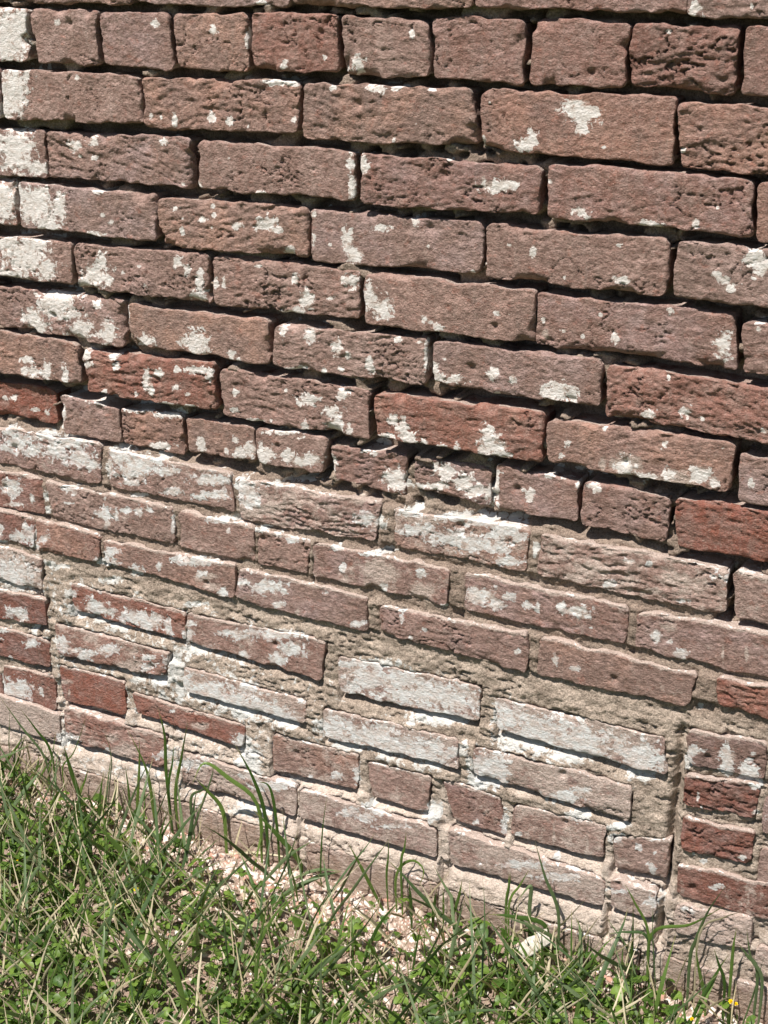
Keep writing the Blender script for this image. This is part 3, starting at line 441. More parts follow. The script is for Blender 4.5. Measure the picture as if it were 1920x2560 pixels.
[161,247,13.6,3.9,0.2,-9.7],[36,114,15.1,4.8,-0.1,-6.7],[9,113,12.8,4.0,-0.1,-8.0],[76,114,29.3,9.5,-0.0,-4.2],[-31,79,21.0,6.8,-0.3,-11.0,1],[-136,73,41.4,13.0,-0.6,-11.3],
[-81,76,21.5,6.9,-0.6,-16.7,1],[278,115,32.6,11.2,0.5,-12.6,1],[311,114,29.9,10.4,0.6,-12.5,1],[341,119,16.8,5.9,0.5,-9.9,1],[312,91,19.4,6.9,0.4,-7.5,1],[458,124,4.9,1.8,0.3,-3.6],
[467,123,2.9,1.1,0.4,-4.3],[492,165,7.6,2.7,0.4,-4.6],[255,115,35.2,12.1,0.2,-6.1],[306,115,34.2,11.9,0.3,-6.0],[423,121,10.0,3.6,0.4,-6.0],[375,120,16.5,5.8,0.2,-3.4]]
BLADES = {
't1':[["d",5.2,-491,-44,58,-516,-57,112,-539,-69,163],["g",5.7,-478,-44,73,-494,-52,112,-511,-61,148],["g",8.7,-392,-72,0,-407,-80,74,-414,-84,128],["g",3.1,-459,-44,51,-439,-37,82,-404,-37,160],["g",3.7,-489,-44,25,-480,-39,66,-470,-37,108]],
't2':[["d",3.1,-385,-46,0,-377,-42,52,-368,-37,103],["g",6.3,-269,-44,95,-267,-43,160,-272,-46,206],["g",6.0,-326,-44,23,-319,-40,91,-315,-39,141],["g",6.5,-297,-44,27,-301,-46,95,-320,-56,164],["g",6.3,-256,-44,68,-245,-38,129,-230,-37,192],["g",5.0,-339,-44,25,-339,-44,59,-340,-45,93],["g",5.3,-267,-44,76,-260,-41,115,-255,-38,153]],
't3':[["g",7.9,-119,-44,95,-152,-61,138,-179,-75,162,-195,-84,129],["g",7.5,-108,-44,82,-120,-50,141,-139,-60,194],["g",9.5,-177,-44,65,-194,-53,99,-208,-61,123],["d",5.8,-230,-44,68,-214,-37,85,-187,-37,110],["g",9.4,-57,-44,25,-87,-60,77,-108,-71,108],["g",6.1,-90,-44,72,-96,-47,131,-111,-55,142]],
't4':[["g",3.3,-24,-44,15,-20,-42,85,-13,-39,142],["g",5.9,89,-44,44,96,-40,68,112,-37,79,126,-37,68,118,-37,36],["g",4.1,76,-44,47,78,-43,77,79,-43,105],["g",4.9,97,-44,73,101,-42,99,103,-41,123],["g",5.9,122,-63,0,121,-64,37,119,-65,69],["d",6.1,-74,-57,0,-35,-37,13,4,-37,25],["d",6.0,-68,-97,0,-36,-80,19,-2,-62,33],["s",3.1,60,-115,0,83,-103,38,104,-92,74],["g",6.9,76,-49,0,54,-62,54,35,-71,104]],
't5':[["g",6.8,148,-57,0,150,-56,32,153,-55,63],["g",5.9,164,-45,0,175,-39,40,180,-37,74],["d",5.4,211,-44,9,199,-50,38,188,-56,64],["g",4.8,243,-44,58,246,-43,89,247,-42,114],["g",4.1,158,-45,0,158,-45,32,157,-45,58]],
't6':[["d",7.2,474,-44,72,478,-42,96,487,-37,137,506,-37,186],["g",6.3,427,-44,88,469,-37,113,505,-37,153],["s",6.2,482,-44,109,506,-37,137,526,-37,153],["g",6.4,496,-44,21,486,-49,66,480,-52,100],["s",4.3,455,-44,4,465,-39,49,476,-37,89]],
't7':[["d",6.0,311,-44,76,295,-52,129,283,-59,181],["s",4.9,275,-44,3,316,-37,58,348,-37,113],["g",5.6,321,-102,0,316,-105,51,313,-106,98],["g",4.8,243,-44,64,245,-43,90,245,-43,114],["g",4.4,247,-44,66,258,-38,94,269,-37,122],["d",7.4,274,-44,66,274,-44,103,259,-52,78],["g",8.7,295,-44,50,260,-63,65,233,-77,69]],
't8':[["g",4.6,423,-44,86,406,-53,133,394,-59,160],["g",5.6,406,-44,17,405,-45,80,402,-46,131],["d",2.2,436,-44,19,429,-48,91,426,-49,145],["d",5.1,423,-44,79,400,-56,90,379,-67,87],["d",5.6,388,-77,0,402,-69,23,415,-63,40],["g",5.6,377,-70,0,378,-69,20,378,-69,41]],
't9':[["g",5.5,516,-44,51,508,-48,79,501,-52,103],["d",5.9,557,-44,73,543,-51,105,535,-56,148],["g",5.5,522,-44,66,521,-44,105,522,-44,134],["d",6.3,551,-44,81,539,-50,105,528,-57,124]],
't10':[["g",11.5,-222,-147,0,-258,-166,55,-282,-179,98],["s",8.1,-283,-237,0,-249,-219,7,-221,-204,11],["d",8.9,-292,-184,0,-233,-153,-3,-182,-126,-9],["g",8.1,-302,-219,0,-340,-239,41,-379,-260,69],["g",10.3,-28,-338,0,-40,-345,85,-62,-357,154],["g",8.4,-150,-259,0,-164,-266,34,-180,-275,62],["s",6.2,-143,-389,0,-108,-370,43,-73,-352,74],["d",9.1,-327,-149,0,-326,-148,40,-321,-146,64]],
't11':[["s",7.0,83,-126,0,31,-154,33,-16,-179,65],["s",9.1,-271,-81,0,-235,-62,8,-199,-43,11],["d",9.3,-67,-96,0,-19,-70,27,15,-53,40],["d",4.8,106,-265,0,106,-265,54,108,-264,102],["g",7.7,-17,-171,0,-29,-177,34,-36,-181,60],["s",7.0,-188,-48,0,-123,-37,11,-61,-37,20]]}
FLOWERS = [[-218, -189], [-225, -225], [29, -137], [526, -21], [532, -11], [492, -88], [376, -166], [-399, -213]]
HEADS = [[-109, -306], [-192, -340], [-210, -410], [38, -263], [192, -219], [-261, -394]]

# ------------------------------------------------------------ helpers
def h2(ix, iy, seed):
    h = (ix.astype(np.int64) * 374761393 + iy.astype(np.int64) * 668265263 + seed * 974634777) & 0xFFFFFFFF
    h = ((h ^ (h >> 13)) * 1274126177) & 0xFFFFFFFF
    h = ((h ^ (h >> 16)) * 2246822519) & 0xFFFFFFFF
    return ((h ^ (h >> 15)) & 0xFFFFFF) / float(0xFFFFFF)

def vn(x, y, seed=0):
    """value noise, 0..1"""
    ix = np.floor(x); iy = np.floor(y)
    fx = x - ix; fy = y - iy
    fx = fx * fx * fx * (fx * (fx * 6 - 15) + 10); fy = fy * fy * fy * (fy * (fy * 6 - 15) + 10)
    a = h2(ix, iy, seed); b = h2(ix + 1, iy, seed); c = h2(ix, iy + 1, seed); d = h2(ix + 1, iy + 1, seed)
    return a + (b - a) * fx + (c - a) * fy + (a - b - c + d) * fx * fy

def fbm(x, y, seed=0, n=4, gain=0.5):
    s = 0.0; a = 1.0; t = 0.0
    for k in range(n):
        # turn every octave so that the lattice never shows
        ca, sa = math.cos(0.6 + k * 1.1), math.sin(0.6 + k * 1.1)
        s = s + a * vn((x * ca - y * sa) * 2.03 ** k + 17.3 * k, (x * sa + y * ca) * 2.03 ** k - 9.1 * k, seed + k)
        t += a; a *= gain
    return s / t

def sst(a, b, x):
    t = np.clip((x - a) / (b - a), 0, 1)
    return t * t * (3 - 2 * t)

def mesh_np(name, V, F, attrs=None, smooth=True):
    """V (n,3), F (m,4) or (m,3)"""
    me = bpy.data.meshes.new(name)
    V = np.ascontiguousarray(V, dtype=np.float32); F = np.ascontiguousarray(F, dtype=np.int32)
    k = F.shape[1]
    me.vertices.add(len(V)); me.vertices.foreach_set('co', V.ravel())
    me.loops.add(F.size); me.loops.foreach_set('vertex_index', F.ravel())
    me.polygons.add(len(F))
    me.polygons.foreach_set('loop_start', np.arange(0, F.size, k, dtype=np.int32))
    if smooth:
        me.polygons.foreach_set('use_smooth', np.ones(len(F), dtype=bool))
    me.update(calc_edges=True)
    for an, arr in (attrs or {}).items():
        at = me.attributes.new(an, 'FLOAT_VECTOR', 'POINT')
        at.data.foreach_set('vector', np.ascontiguousarray(arr, dtype=np.float32).ravel())
    return me

def obj(name, me, mat, parent=None, loc=None):
    o = bpy.data.objects.new(name, me)
    COL.objects.link(o)
    if me is not None and mat is not None and not me.materials:
        me.materials.append(mat)
    if loc is not None:
        o.location = loc
    o.parent = parent
    return o

def tag(o, label=None, cat=None, group=None, kind=None):
    for k, v in (('label', label), ('category', cat), ('group', group), ('kind', kind)):
        if v:
            o[k] = v
    return o

# ------------------------------------------------------------ materials
class NT:
    def __init__(self, name):
        self.m = bpy.data.materials.new(name)
        self.m.use_nodes = True
        self.t = self.m.node_tree
        self.t.nodes.clear()
        self.out = self.t.nodes.new('ShaderNodeOutputMaterial')
    def n(self, typ, **kw):
        nd = self.t.nodes.new(typ)
        for k, v in kw.items():
            setattr(nd, k, v)
        return nd
    def set(self, sock, v):
        if isinstance(v, bpy.types.NodeSocket):
            self.t.links.new(v, sock)
        elif isinstance(v, (tuple, list)):
            sock.default_value = tuple(v) + ((1.0,) if len(v) == 3 and sock.type == 'RGBA' else ())
        else:
            sock.default_value = v
    def pos(self, scale=(1, 1, 1)):
        g = self.n('ShaderNodeNewGeometry')
        mp = self.n('ShaderNodeVectorMath', operation='MULTIPLY')
        self.set(mp.inputs[0], g.outputs['Position']); mp.inputs[1].default_value = scale
        return mp.outputs[0]
    def noise(self, vec, scale, detail=3.0, rough=0.55, dist=0.0):
        nd = self.n('ShaderNodeTexNoise')
        self.set(nd.inputs['Vector'], vec)
        nd.inputs['Scale'].default_value = scale; nd.inputs['Detail'].default_value = detail
        nd.inputs['Roughness'].default_value = rough; nd.inputs['Distortion'].default_value = dist
        return nd.outputs['Fac']
    def ramp(self, v, a, b, lo=0.0, hi=1.0):
        nd = self.n('ShaderNodeMapRange', interpolation_type='SMOOTHSTEP')
        self.set(nd.inputs[0], v)
        for i, x in enumerate((a, b, lo, hi)):
            nd.inputs[1 + i].default_value = x
        return nd.outputs[0]
    def math(self, op, a, b=0.0, clamp=False):
        nd = self.n('ShaderNodeMath', operation=op, use_clamp=clamp)
        self.set(nd.inputs[0], a); self.set(nd.inputs[1], b)
        return nd.outputs[0]
    def mix(self, f, a, b, mode='MIX'):
        nd = self.n('ShaderNodeMix', data_type='RGBA', blend_type=mode)
        self.set(nd.inputs[0], f); self.set(nd.inputs[6], a); self.set(nd.inputs[7], b)
        return nd.outputs[2]
    def bump(self, h, dist, strength=1.0, normal=None):
        nd = self.n('ShaderNodeBump')
        nd.inputs['Strength'].default_value = strength
        nd.inputs['Distance'].default_value = dist
        self.set(nd.inputs['Height'], h)
        if normal is not None:
            self.set(nd.inputs['Normal'], normal)
        return nd.outputs[0]
    def principled(self, col, rough=0.9, normal=None, spec=0.2):
        p = self.n('ShaderNodeBsdfPrincipled')
        self.set(p.inputs['Base Color'], col); self.set(p.inputs['Roughness'], rough)
        p.inputs['Specular IOR Level'].default_value = spec
        if normal is not None:
            self.set(p.inputs['Normal'], normal)
        self.t.links.new(p.outputs[0], self.out.inputs[0])
        return self.m

def brick_material():
    k = NT('weathered_brick')
    p = k.pos()
    at = k.n('ShaderNodeAttribute', attribute_name='wear')
    sx = k.n('ShaderNodeSeparateXYZ'); k.set(sx.inputs[0], at.outputs['Vector'])
    paint, bloom_light, red = sx.outputs
    at2 = k.n('ShaderNodeAttribute', attribute_name='tone')
    s2 = k.n('ShaderNodeSeparateXYZ'); k.set(s2.inputs[0], at2.outputs['Vector'])
    dark, hue, low = s2.outputs
    big = k.noise(p, 22, 4, 0.6)
    mid = k.noise(k.pos((1, 1, 1.6)), 120, 6, 0.68)
    fine = k.noise(p, 620, 3, 0.6)
    spk = k.noise(p, 1150, 2, 0.5)
    streak = k.noise(k.pos((1, 1, 0.12)), 160, 3, 0.6)
    h1_ = k.mix(k.ramp(hue, 0.15, 0.45), BR_A, BR_D)
    h2_ = k.mix(k.ramp(hue, 0.55, 0.85), h1_, BR_C)
    col = k.mix(k.ramp(big, 0.30, 0.62), h2_, BR_B)
    soot = k.ramp(k.noise(k.pos((1, 1, 1.4)), 16, 5, 0.65), 0.56, 0.74)
    col = k.mix(k.math('MULTIPLY', soot, 0.5), col, (0.19, 0.145, 0.135))
    rawred = k.mix(k.ramp(mid, 0.35, 0.65), RED_A, RED_B)
    rm = k.math('MULTIPLY', red, k.ramp(k.noise(p, 45, 5, 0.65), 0.30, 0.62, 0.25, 1.0), True)
    col = k.mix(rm, col, rawred)
    # raw red shows where the skin is broken
    br = k.math('MULTIPLY', k.ramp(k.noise(k.pos((1, 1, 1.3)), 75, 6, 0.7), 0.55, 0.68), 0.45)
    col = k.mix(br, col, RED_A)
    col = k.mix(0.85, col, k.mix(k.ramp(mid, 0.25, 0.75), (0.46, 0.44, 0.42), (1.42, 1.42, 1.44)), 'MULTIPLY')
    col = k.mix(k.math('MULTIPLY', k.ramp(streak, 0.5, 0.75), 0.22), col, (0.40, 0.32, 0.28))
    col = k.mix(k.math('MULTIPLY', k.ramp(fine, 0.57, 0.70), 0.6), col, (0.57, 0.43, 0.365))
    col = k.mix(k.math('MULTIPLY', k.ramp(fine, 0.44, 0.30), 0.6), col, (0.10, 0.07, 0.06))
    col = k.mix(k.math('MULTIPLY', k.ramp(spk, 0.68, 0.76), 0.45), col, (0.62, 0.54, 0.44))
    col = k.mix(k.math('MULTIPLY', dark, 0.85, True), col, k.mix(1.0, col, (0.40, 0.34, 0.33), 'MULTIPLY'))
    # lime, and painted sunlight on brick ledges, as bloom
    bm = k.math('MULTIPLY', k.ramp(k.math('ADD', bloom_light, k.math('MULTIPLY', k.math('SUBTRACT', k.math('ADD', k.math('MULTIPLY', k.noise(p, 90, 6, 0.75), 0.6), k.math('MULTIPLY', k.noise(p, 27, 4, 0.6), 0.4)), 0.5), 4.0)), -0.05, 0.55), 0.8)
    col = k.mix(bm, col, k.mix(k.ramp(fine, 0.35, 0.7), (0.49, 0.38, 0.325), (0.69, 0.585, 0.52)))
    # soil splashed up from the ground
    sp_ = k.n('ShaderNodeSeparateXYZ'); k.set(sp_.inputs[0], p)
    sh = k.math('ADD', sp_.outputs[2], k.math('MULTIPLY', k.math('SUBTRACT', k.noise(p, 38, 6, 0.7), 0.5), 0.22))
    col = k.mix(k.ramp(sh, 0.075, 0.01, 0.0, 0.6), col, (0.29, 0.205, 0.150))
    # white paint, chipped edges
    warp = k.math('SUBTRACT', k.noise(k.pos((1, 1, 1.1)), 105, 8, 0.68, 0.5), 0.5)
    e = k.math('ADD', paint, k.math('MULTIPLY', warp, 5.2))
    e = k.math('ADD', e, k.math('MULTIPLY', k.math('SUBTRACT', k.noise(p, 420, 4, 0.65), 0.5), 0.6))
    pm = k.ramp(e, 0.04, 0.10)
    fl = k.math('MULTIPLY', k.ramp(k.noise(p, 210, 4, 0.6), 0.735, 0.75), 0.9)
    pm = k.math('MAXIMUM', pm, fl)
    pc = k.mix(low, k.mix(k.ramp(mid, 0.3, 0.7), (0.64, 0.575, 0.54), (0.79, 0.75, 0.725)), k.mix(k.ramp(mid, 0.3, 0.7), (0.60, 0.59, 0.57), (0.76, 0.765, 0.77)))
    thin = k.math('MULTIPLY', k.ramp(k.noise(p, 110, 6, 0.75), 0.45, 0.68), 0.6)
    pc = k.mix(thin, pc, k.mix(0.5, col, (0.55, 0.47, 0.40)))
    wash = k.math('MULTIPLY', k.math('MULTIPLY', low, k.ramp(k.noise(k.pos((1, 1, 1.7)), 60, 6, 0.75), 0.40, 0.66)), 0.75)
    col = k.mix(k.math('MULTIPLY', pm, k.math('SUBTRACT', 1.0, wash)), col, pc)
    h1 = k.math('ADD', k.math('MULTIPLY', k.noise(p, 420, 5, 0.7), 1.0), k.math('MULTIPLY', k.noise(k.pos((1, 1, 1.5)), 170, 6, 0.7), 1.2))
    h1 = k.math('MULTIPLY', h1, k.ramp(pm, 0.0, 1.0, 1.0, 0.45))
    nrm = k.bump(h1, 0.0034, 1.0)
    nrm = k.bump(pm, 0.0007, 1.0, nrm)
    return k.principled(col, 0.92, nrm, 0.12)

def mortar_material():
    k = NT('lime_mortar')
    p = k.pos()
    at = k.n('ShaderNodeAttribute', attribute_name='wear')
    sx = k.n('ShaderNodeSeparateXYZ'); k.set(sx.inputs[0], at.outputs['Vector'])
    paint, bloom_light, brown = sx.outputs
    n1 = k.noise(p, 40, 5, 0.65)
    fine = k.noise(p, 480, 4, 0.7)
    spk = k.noise(p, 900, 2, 0.5)
    col = k.mix(k.ramp(n1, 0.3, 0.7), (0.30, 0.237, 0.193), (0.50, 0.407, 0.340))
    col = k.mix(k.math('MULTIPLY', brown, k.ramp(k.noise(p, 18, 4, 0.6), 0.25, 0.55)), col, (0.285, 0.215, 0.175))
    col = k.mix(0.9, col, k.mix(k.ramp(fine, 0.28, 0.72), (0.48, 0.47, 0.46), (1.45, 1.45, 1.42)), 'MULTIPLY')
    col = k.mix(k.math('MULTIPLY', k.ramp(spk, 0.62, 0.72), 0.6), col, (0.62, 0.55, 0.45))
    col = k.mix(k.math('MULTIPLY', k.ramp(spk, 0.34, 0.26), 0.6), col, (0.09, 0.075, 0.06))
    bm = k.ramp(k.math('ADD', bloom_light, k.math('MULTIPLY', k.math('SUBTRACT', k.noise(p, 50, 6, 0.7), 0.5), 3.0)), 0.0, 0.7)
    col = k.mix(k.math('MULTIPLY', bm, 0.8), col, k.mix(k.ramp(fine, 0.3, 0.7), (0.54, 0.43, 0.36), (0.73, 0.63, 0.55)))
    e = k.math('ADD', paint, k.math('MULTIPLY', k.math('SUBTRACT', k.noise(p, 100, 5, 0.65, 0.6), 0.5), 3.6))
    pm = k.ramp(e, 0.0, 0.25)
    col = k.mix(pm, col, k.mix(k.ramp(n1, 0.3, 0.7), (0.58, 0.55, 0.51), (0.75, 0.74, 0.72)))
    h = k.math('ADD', k.noise(p, 380, 5, 0.75), k.math('MULTIPLY', k.noise(p, 130, 4, 0.65), 1.4))
    return k.principled(col, 0.95, k.bump(h, 0.003, 1.0), 0.1)

BR_A = (0.485, 0.345, 0.300)
BR_D = (0.44, 0.318, 0.298)
BR_B = (0.345, 0.232, 0.196)
BR_C = (0.47, 0.290, 0.228)
RED_A = (0.41, 0.165, 0.115)
RED_B = (0.26, 0.105, 0.080)
M_BRICK = brick_material()
M_MORTAR = mortar_material()

# ------------------------------------------------------------ the wall
wall = bpy.data.objects.new('brick_wall', None)
COL.objects.link(wall)
tag(wall, 'old red brick wall with open joints and flaking white paint above the grass', 'wall')

PT = np.array([r[:6] for r in PAINT], float) / 1000.0
PF = np.array([len(r) > 6 for r in PAINT])

def patch_value(x, z, sel):
    """1 in the middle of a patch, 0 at its rim, below 0 outside"""
    v = np.full(x.shape, -1.0)
    for cx, cz, ax, az, bx, bz in PT[sel]:
        det = ax * bz - az * bx
        if abs(det) < 1e-12:
            continue
        dx = x - cx; dz = z - cz
        u = (dx * bz - dz * bx) / det; w = (ax * dz - az * dx) / det
        v = np.maximum(v, 1.0 - np.sqrt(u * u + w * w))
    return v

def axis_points(L, res):
    e = np.array([0.0, 0.0004, 0.0010, 0.0018, 0.0029])
    n = max(3, int(round((L - 2 * 0.0042) / res)))
    return np.concatenate([e, np.linspace(0.0042, L - 0.0042, n), L - e[::-1]]) / L

def brick_mesh(row, idx, res, detail=True):
    c = row[0]
    q = np.array(row[1:9], float).reshape(4, 2) / 1000.0          # TL TR BR BL
    red, dark, rough, yo = row[9:13]
    L = 0.5 * (np.linalg.norm(q[1] - q[0]) + np.linalg.norm(q[2] - q[3]))
    H = 0.5 * (np.linalg.norm(q[0] - q[3]) + np.linalg.norm(q[1] - q[2]))
    s = axis_points(L, res); t = axis_points(H, res)
    ns, nt = len(s), len(t)
    Sg, Tg = np.meshgrid(s, t, indexing='ij')
    lx = Sg * L; lz = Tg * H
    a = np.minimum(lx, L - lx); b = np.minimum(lz, H - lz)
    sd = 31 * idx + 7
    # rounded corners in the plane of the face
    rc = 0.004 + 0.005 * vn(lx * 9, lz * 20, sd)
    u = np.clip(1 - a / rc, 0, 1); w = np.clip(1 - b / rc, 0, 1)
    u2 = u * np.sqrt(1 - w * w / 2); w2 = w * np.sqrt(1 - u * u / 2)
    a2 = np.where(u > 0, (1 - u2) * rc, a); b2 = np.where(w > 0, (1 - w2) * rc, b)
    lx = np.where(lx < L / 2, a2, L - a2); lz = np.where(lz < H / 2, b2, H - b2)
    Sg = lx / L; Tg = lz / H
    X = (q[3][0] * (1 - Sg) + q[2][0] * Sg) * (1 - Tg) + (q[0][0] * (1 - Sg) + q[1][0] * Sg) * Tg
    Z = (q[3][1] * (1 - Sg) + q[2][1] * Sg) * (1 - Tg) + (q[0][1] * (1 - Sg) + q[1][1] * Sg) * Tg
    ox, oz = idx * 3.17, idx * 1.71
    # wavy outline
    edge = np.clip(1 - np.minimum(a, b) / 0.02, 0, 1)
    X = X + edge * 0.0030 * (fbm(X * 45 + ox, Z * 45, sd + 3, 3) - 0.5) * 2
    Z = Z + edge * 0.0034 * (fbm(X * 38 + ox, Z * 38 + 9, sd + 5, 3) - 0.5) * 2
    # worn arris
    d = np.minimum(a, b)
    r = 0.0012 + 0.0042 * sst(0.40, 0.80, fbm(X * 60 + ox, Z * 60 + oz, sd + 11, 3)) * (0.6 + 0.4 * rough)
    r = r + 0.011 * sst(0.68, 0.80, fbm(X * 22 + oz, Z * 22 + ox, sd + 17, 2))
    k = np.clip(1 - d / r, 0, 1)
    drop = r * (1 - np.sqrt(np.clip(1 - k * k, 0, 1))) * (0.28 if c >= 12 else 0.45 if c >= 9 else 1.0)
    # hand-made face: hollows, torn clay, flaked sheets
    P1 = fbm(X * 14 + ox, Z * 18 + oz, sd + 21, 3) - 0.5
    wx = X + 0.010 * (fbm(X * 30 + ox, Z * 30, sd + 23, 2) - 0.5); wz = Z + 0.012 * (fbm(X * 24, Z * 30 + oz, sd + 25, 2) - 0.5)
    f2 = fbm(wx * 42 + ox, wz * 120 + oz, sd + 27, 4, 0.55)
    q4 = f2 * 7.0
    fr = q4 - np.floor(q4)
    terr = (np.floor(q4) + sst(0.35, 0.62, fr)) / 7.0
    tl = (h2(np.array([idx]), np.array([7]), 33)[0] - 0.5) * 0.9
    f3 = fbm((wx + wz * tl) * 38 + oz, (wz - wx * tl * 0.5) * 170 + ox, sd + 31, 4, 0.6)
    ridg = 1 - np.abs(2 * f3 - 1)
    rw = np.clip(0.45 + 1.3 * (fbm(X * 12 + oz, Z * 22 + ox, sd + 35, 2) - 0.35), 0.15, 1.3) * rough
    f4 = fbm(X * 330 + ox, Z * 330, sd + 37, 2, 0.6) - 0.5
    ck = fbm(wx * 26 + oz, wz * 40 + ox, sd + 51, 4, 0.55)
    crack = np.exp(-((ck - 0.5) / 0.010) ** 2) * sst(0.50, 0.66, fbm(X * 11 + ox, Z * 16 + oz, sd + 57, 2))
    paint = np.full(X.shape, -1.0); bloom_light = np.full(X.shape, -1.0)
    lo = min(q[:, 0]) - 0.004; hi = max(q[:, 0]) + 0.004; zb = min(q[:, 1]) - 0.004; zt = max(q[:, 1]) + 0.004
    if detail:
        inn = (PT[:, 0] > lo) & (PT[:, 0] < hi) & (PT[:, 1] > zb) & (PT[:, 1] < zt)
        if (inn & ~PF).any(): paint = patch_value(X, Z, inn & ~PF)
        if (inn & PF).any(): bloom_light = patch_value(X, Z, inn & PF)
        bloom_light = np.maximum(np.maximum(bloom_light, row[13]), paint - 0.05)       # a thin lime film lingers round the paint
    else:
        paint = -1.15 + 1.9 * sst(0.55, 0.78, fbm(X * 22 + 40, Z * 30, 77, 3))
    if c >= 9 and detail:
        # sunlit upper arris painted in pale, along with lime and paint left there
        bloom_light = np.maximum(bloom_light, 0.85 - (H - lz) / 0.0050)
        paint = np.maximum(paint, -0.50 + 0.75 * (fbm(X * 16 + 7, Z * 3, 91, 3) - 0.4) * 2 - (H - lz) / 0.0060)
    calm = 1 - 0.6 * sst(0.1, 0.5, paint)
    amp = 0.0030 * (terr - 0.5) * rw + 0.0021 * (ridg - 0.75) * rw * rough + 0.0014 * f4 - 0.0038 * crack * rough
    Y = -yo / 1000.0 - (P1 * 0.0030 * (0.5 + 0.5 * rough) + amp * calm) + drop
    # drill-like pits
    for kx in range(1 if idx % 3 == 0 else 0):
        px_ = lo + (hi - lo) * (0.15 + 0.7 * float(h2(np.array([idx]), np.array([kx]), 5)[0]))
        pz_ = zb + (zt - zb) * (0.2 + 0.6 * float(h2(np.array([idx]), np.array([kx]), 9)[0]))
        pr = 0.003 + 0.003 * float(h2(np.array([idx]), np.array([kx]), 13)[0])
        Y = Y + 0.005 * np.exp(-(((X - px_) / pr) ** 2 + ((Z - pz_) / pr) ** 2))
    V = np.stack([X, Y, Z], -1).reshape(-1, 3)
    ids = np.arange(ns * nt).reshape(ns, nt)
    F = [np.stack([ids[:-1, :-1], ids[1:, :-1], ids[1:, 1:], ids[:-1, 1:]], -1).reshape(-1, 4)]
    # the four sides, back into the wall
    loop = np.concatenate([ids[:-1, 0], ids[-1, :-1], ids[:0:-1, -1], ids[0, :0:-1]])
    cx, cz = V[loop, 0].mean(), V[loop, 2].mean()
    prev = loop; n = len(loop); base = V[loop]
    allV = [V]; cnt = len(V)
    for dep, shr in ((0.0015, 0.0), (0.004, 0.0004), (0.009, 0.0010), (0.018, 0.0018), (0.040, 0.0022), (0.095, 0.0022)):
        R = base.copy()
        R[:, 1] = base[:, 1] * max(0.0, 1 - dep / 0.02) + dep
        nz = (fbm(base[:, 0] * 120 + dep * 90, base[:, 2] * 120 + dep * 300, sd + 41, 2) - 0.5) * 0.0016
        sx_ = np.where(np.abs(base[:, 0] - cx) > L / 2 - 0.004, np.sign(base[:, 0] - cx), 0)
        sz_ = np.where(np.abs(base[:, 2] - cz) > H / 2 - 0.004, np.sign(base[:, 2] - cz), 0)
        R[:, 0] -= sx_ * (shr + nz); R[:, 2] -= sz_ * (shr + nz)
        new = np.arange(cnt, cnt + n)
        F.append(np.stack([np.roll(prev, -1), prev, new, np.roll(new, -1)], -1))
        allV.append(R); prev = new; cnt += n
    V = np.concatenate(allV); F = np.concatenate(F)
    nring = 6
    wear = np.stack([paint, bloom_light, np.full(X.shape, red)], -1).reshape(-1, 3)
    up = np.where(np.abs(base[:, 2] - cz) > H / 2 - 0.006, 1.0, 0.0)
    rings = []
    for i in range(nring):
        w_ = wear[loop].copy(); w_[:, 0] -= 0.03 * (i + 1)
        w_[:, 1] = np.maximum(w_[:, 1], up * (0.75 if q[0][1] < 0.62 else 0.35) - (1 - up))  # lime on the bed faces, paled further to paint in sunlit ledges
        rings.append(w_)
    wear = np.concatenate([wear] + rings)
    lowf = 1.0 if q[0][1] < 0.60 else 0.0
    hue = float(h2(np.array([idx]), np.array([3]), 21)[0])
    tone = np.tile(np.array([dark, hue, lowf]), (len(V), 1))
    ctr = np.array([q[:, 0].mean(), 0.0, q[:, 1].mean()])
    return mesh_np('brick', V - ctr, F, {'wear': wear, 'tone': tone}), ctr

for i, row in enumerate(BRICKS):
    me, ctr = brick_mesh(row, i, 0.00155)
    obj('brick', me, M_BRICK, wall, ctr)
for i, row in enumerate(OUTER):
    me, ctr = brick_mesh(row, 500 + i, 0.0060, False)
    obj('brick', me, M_BRICK, wall, ctr)

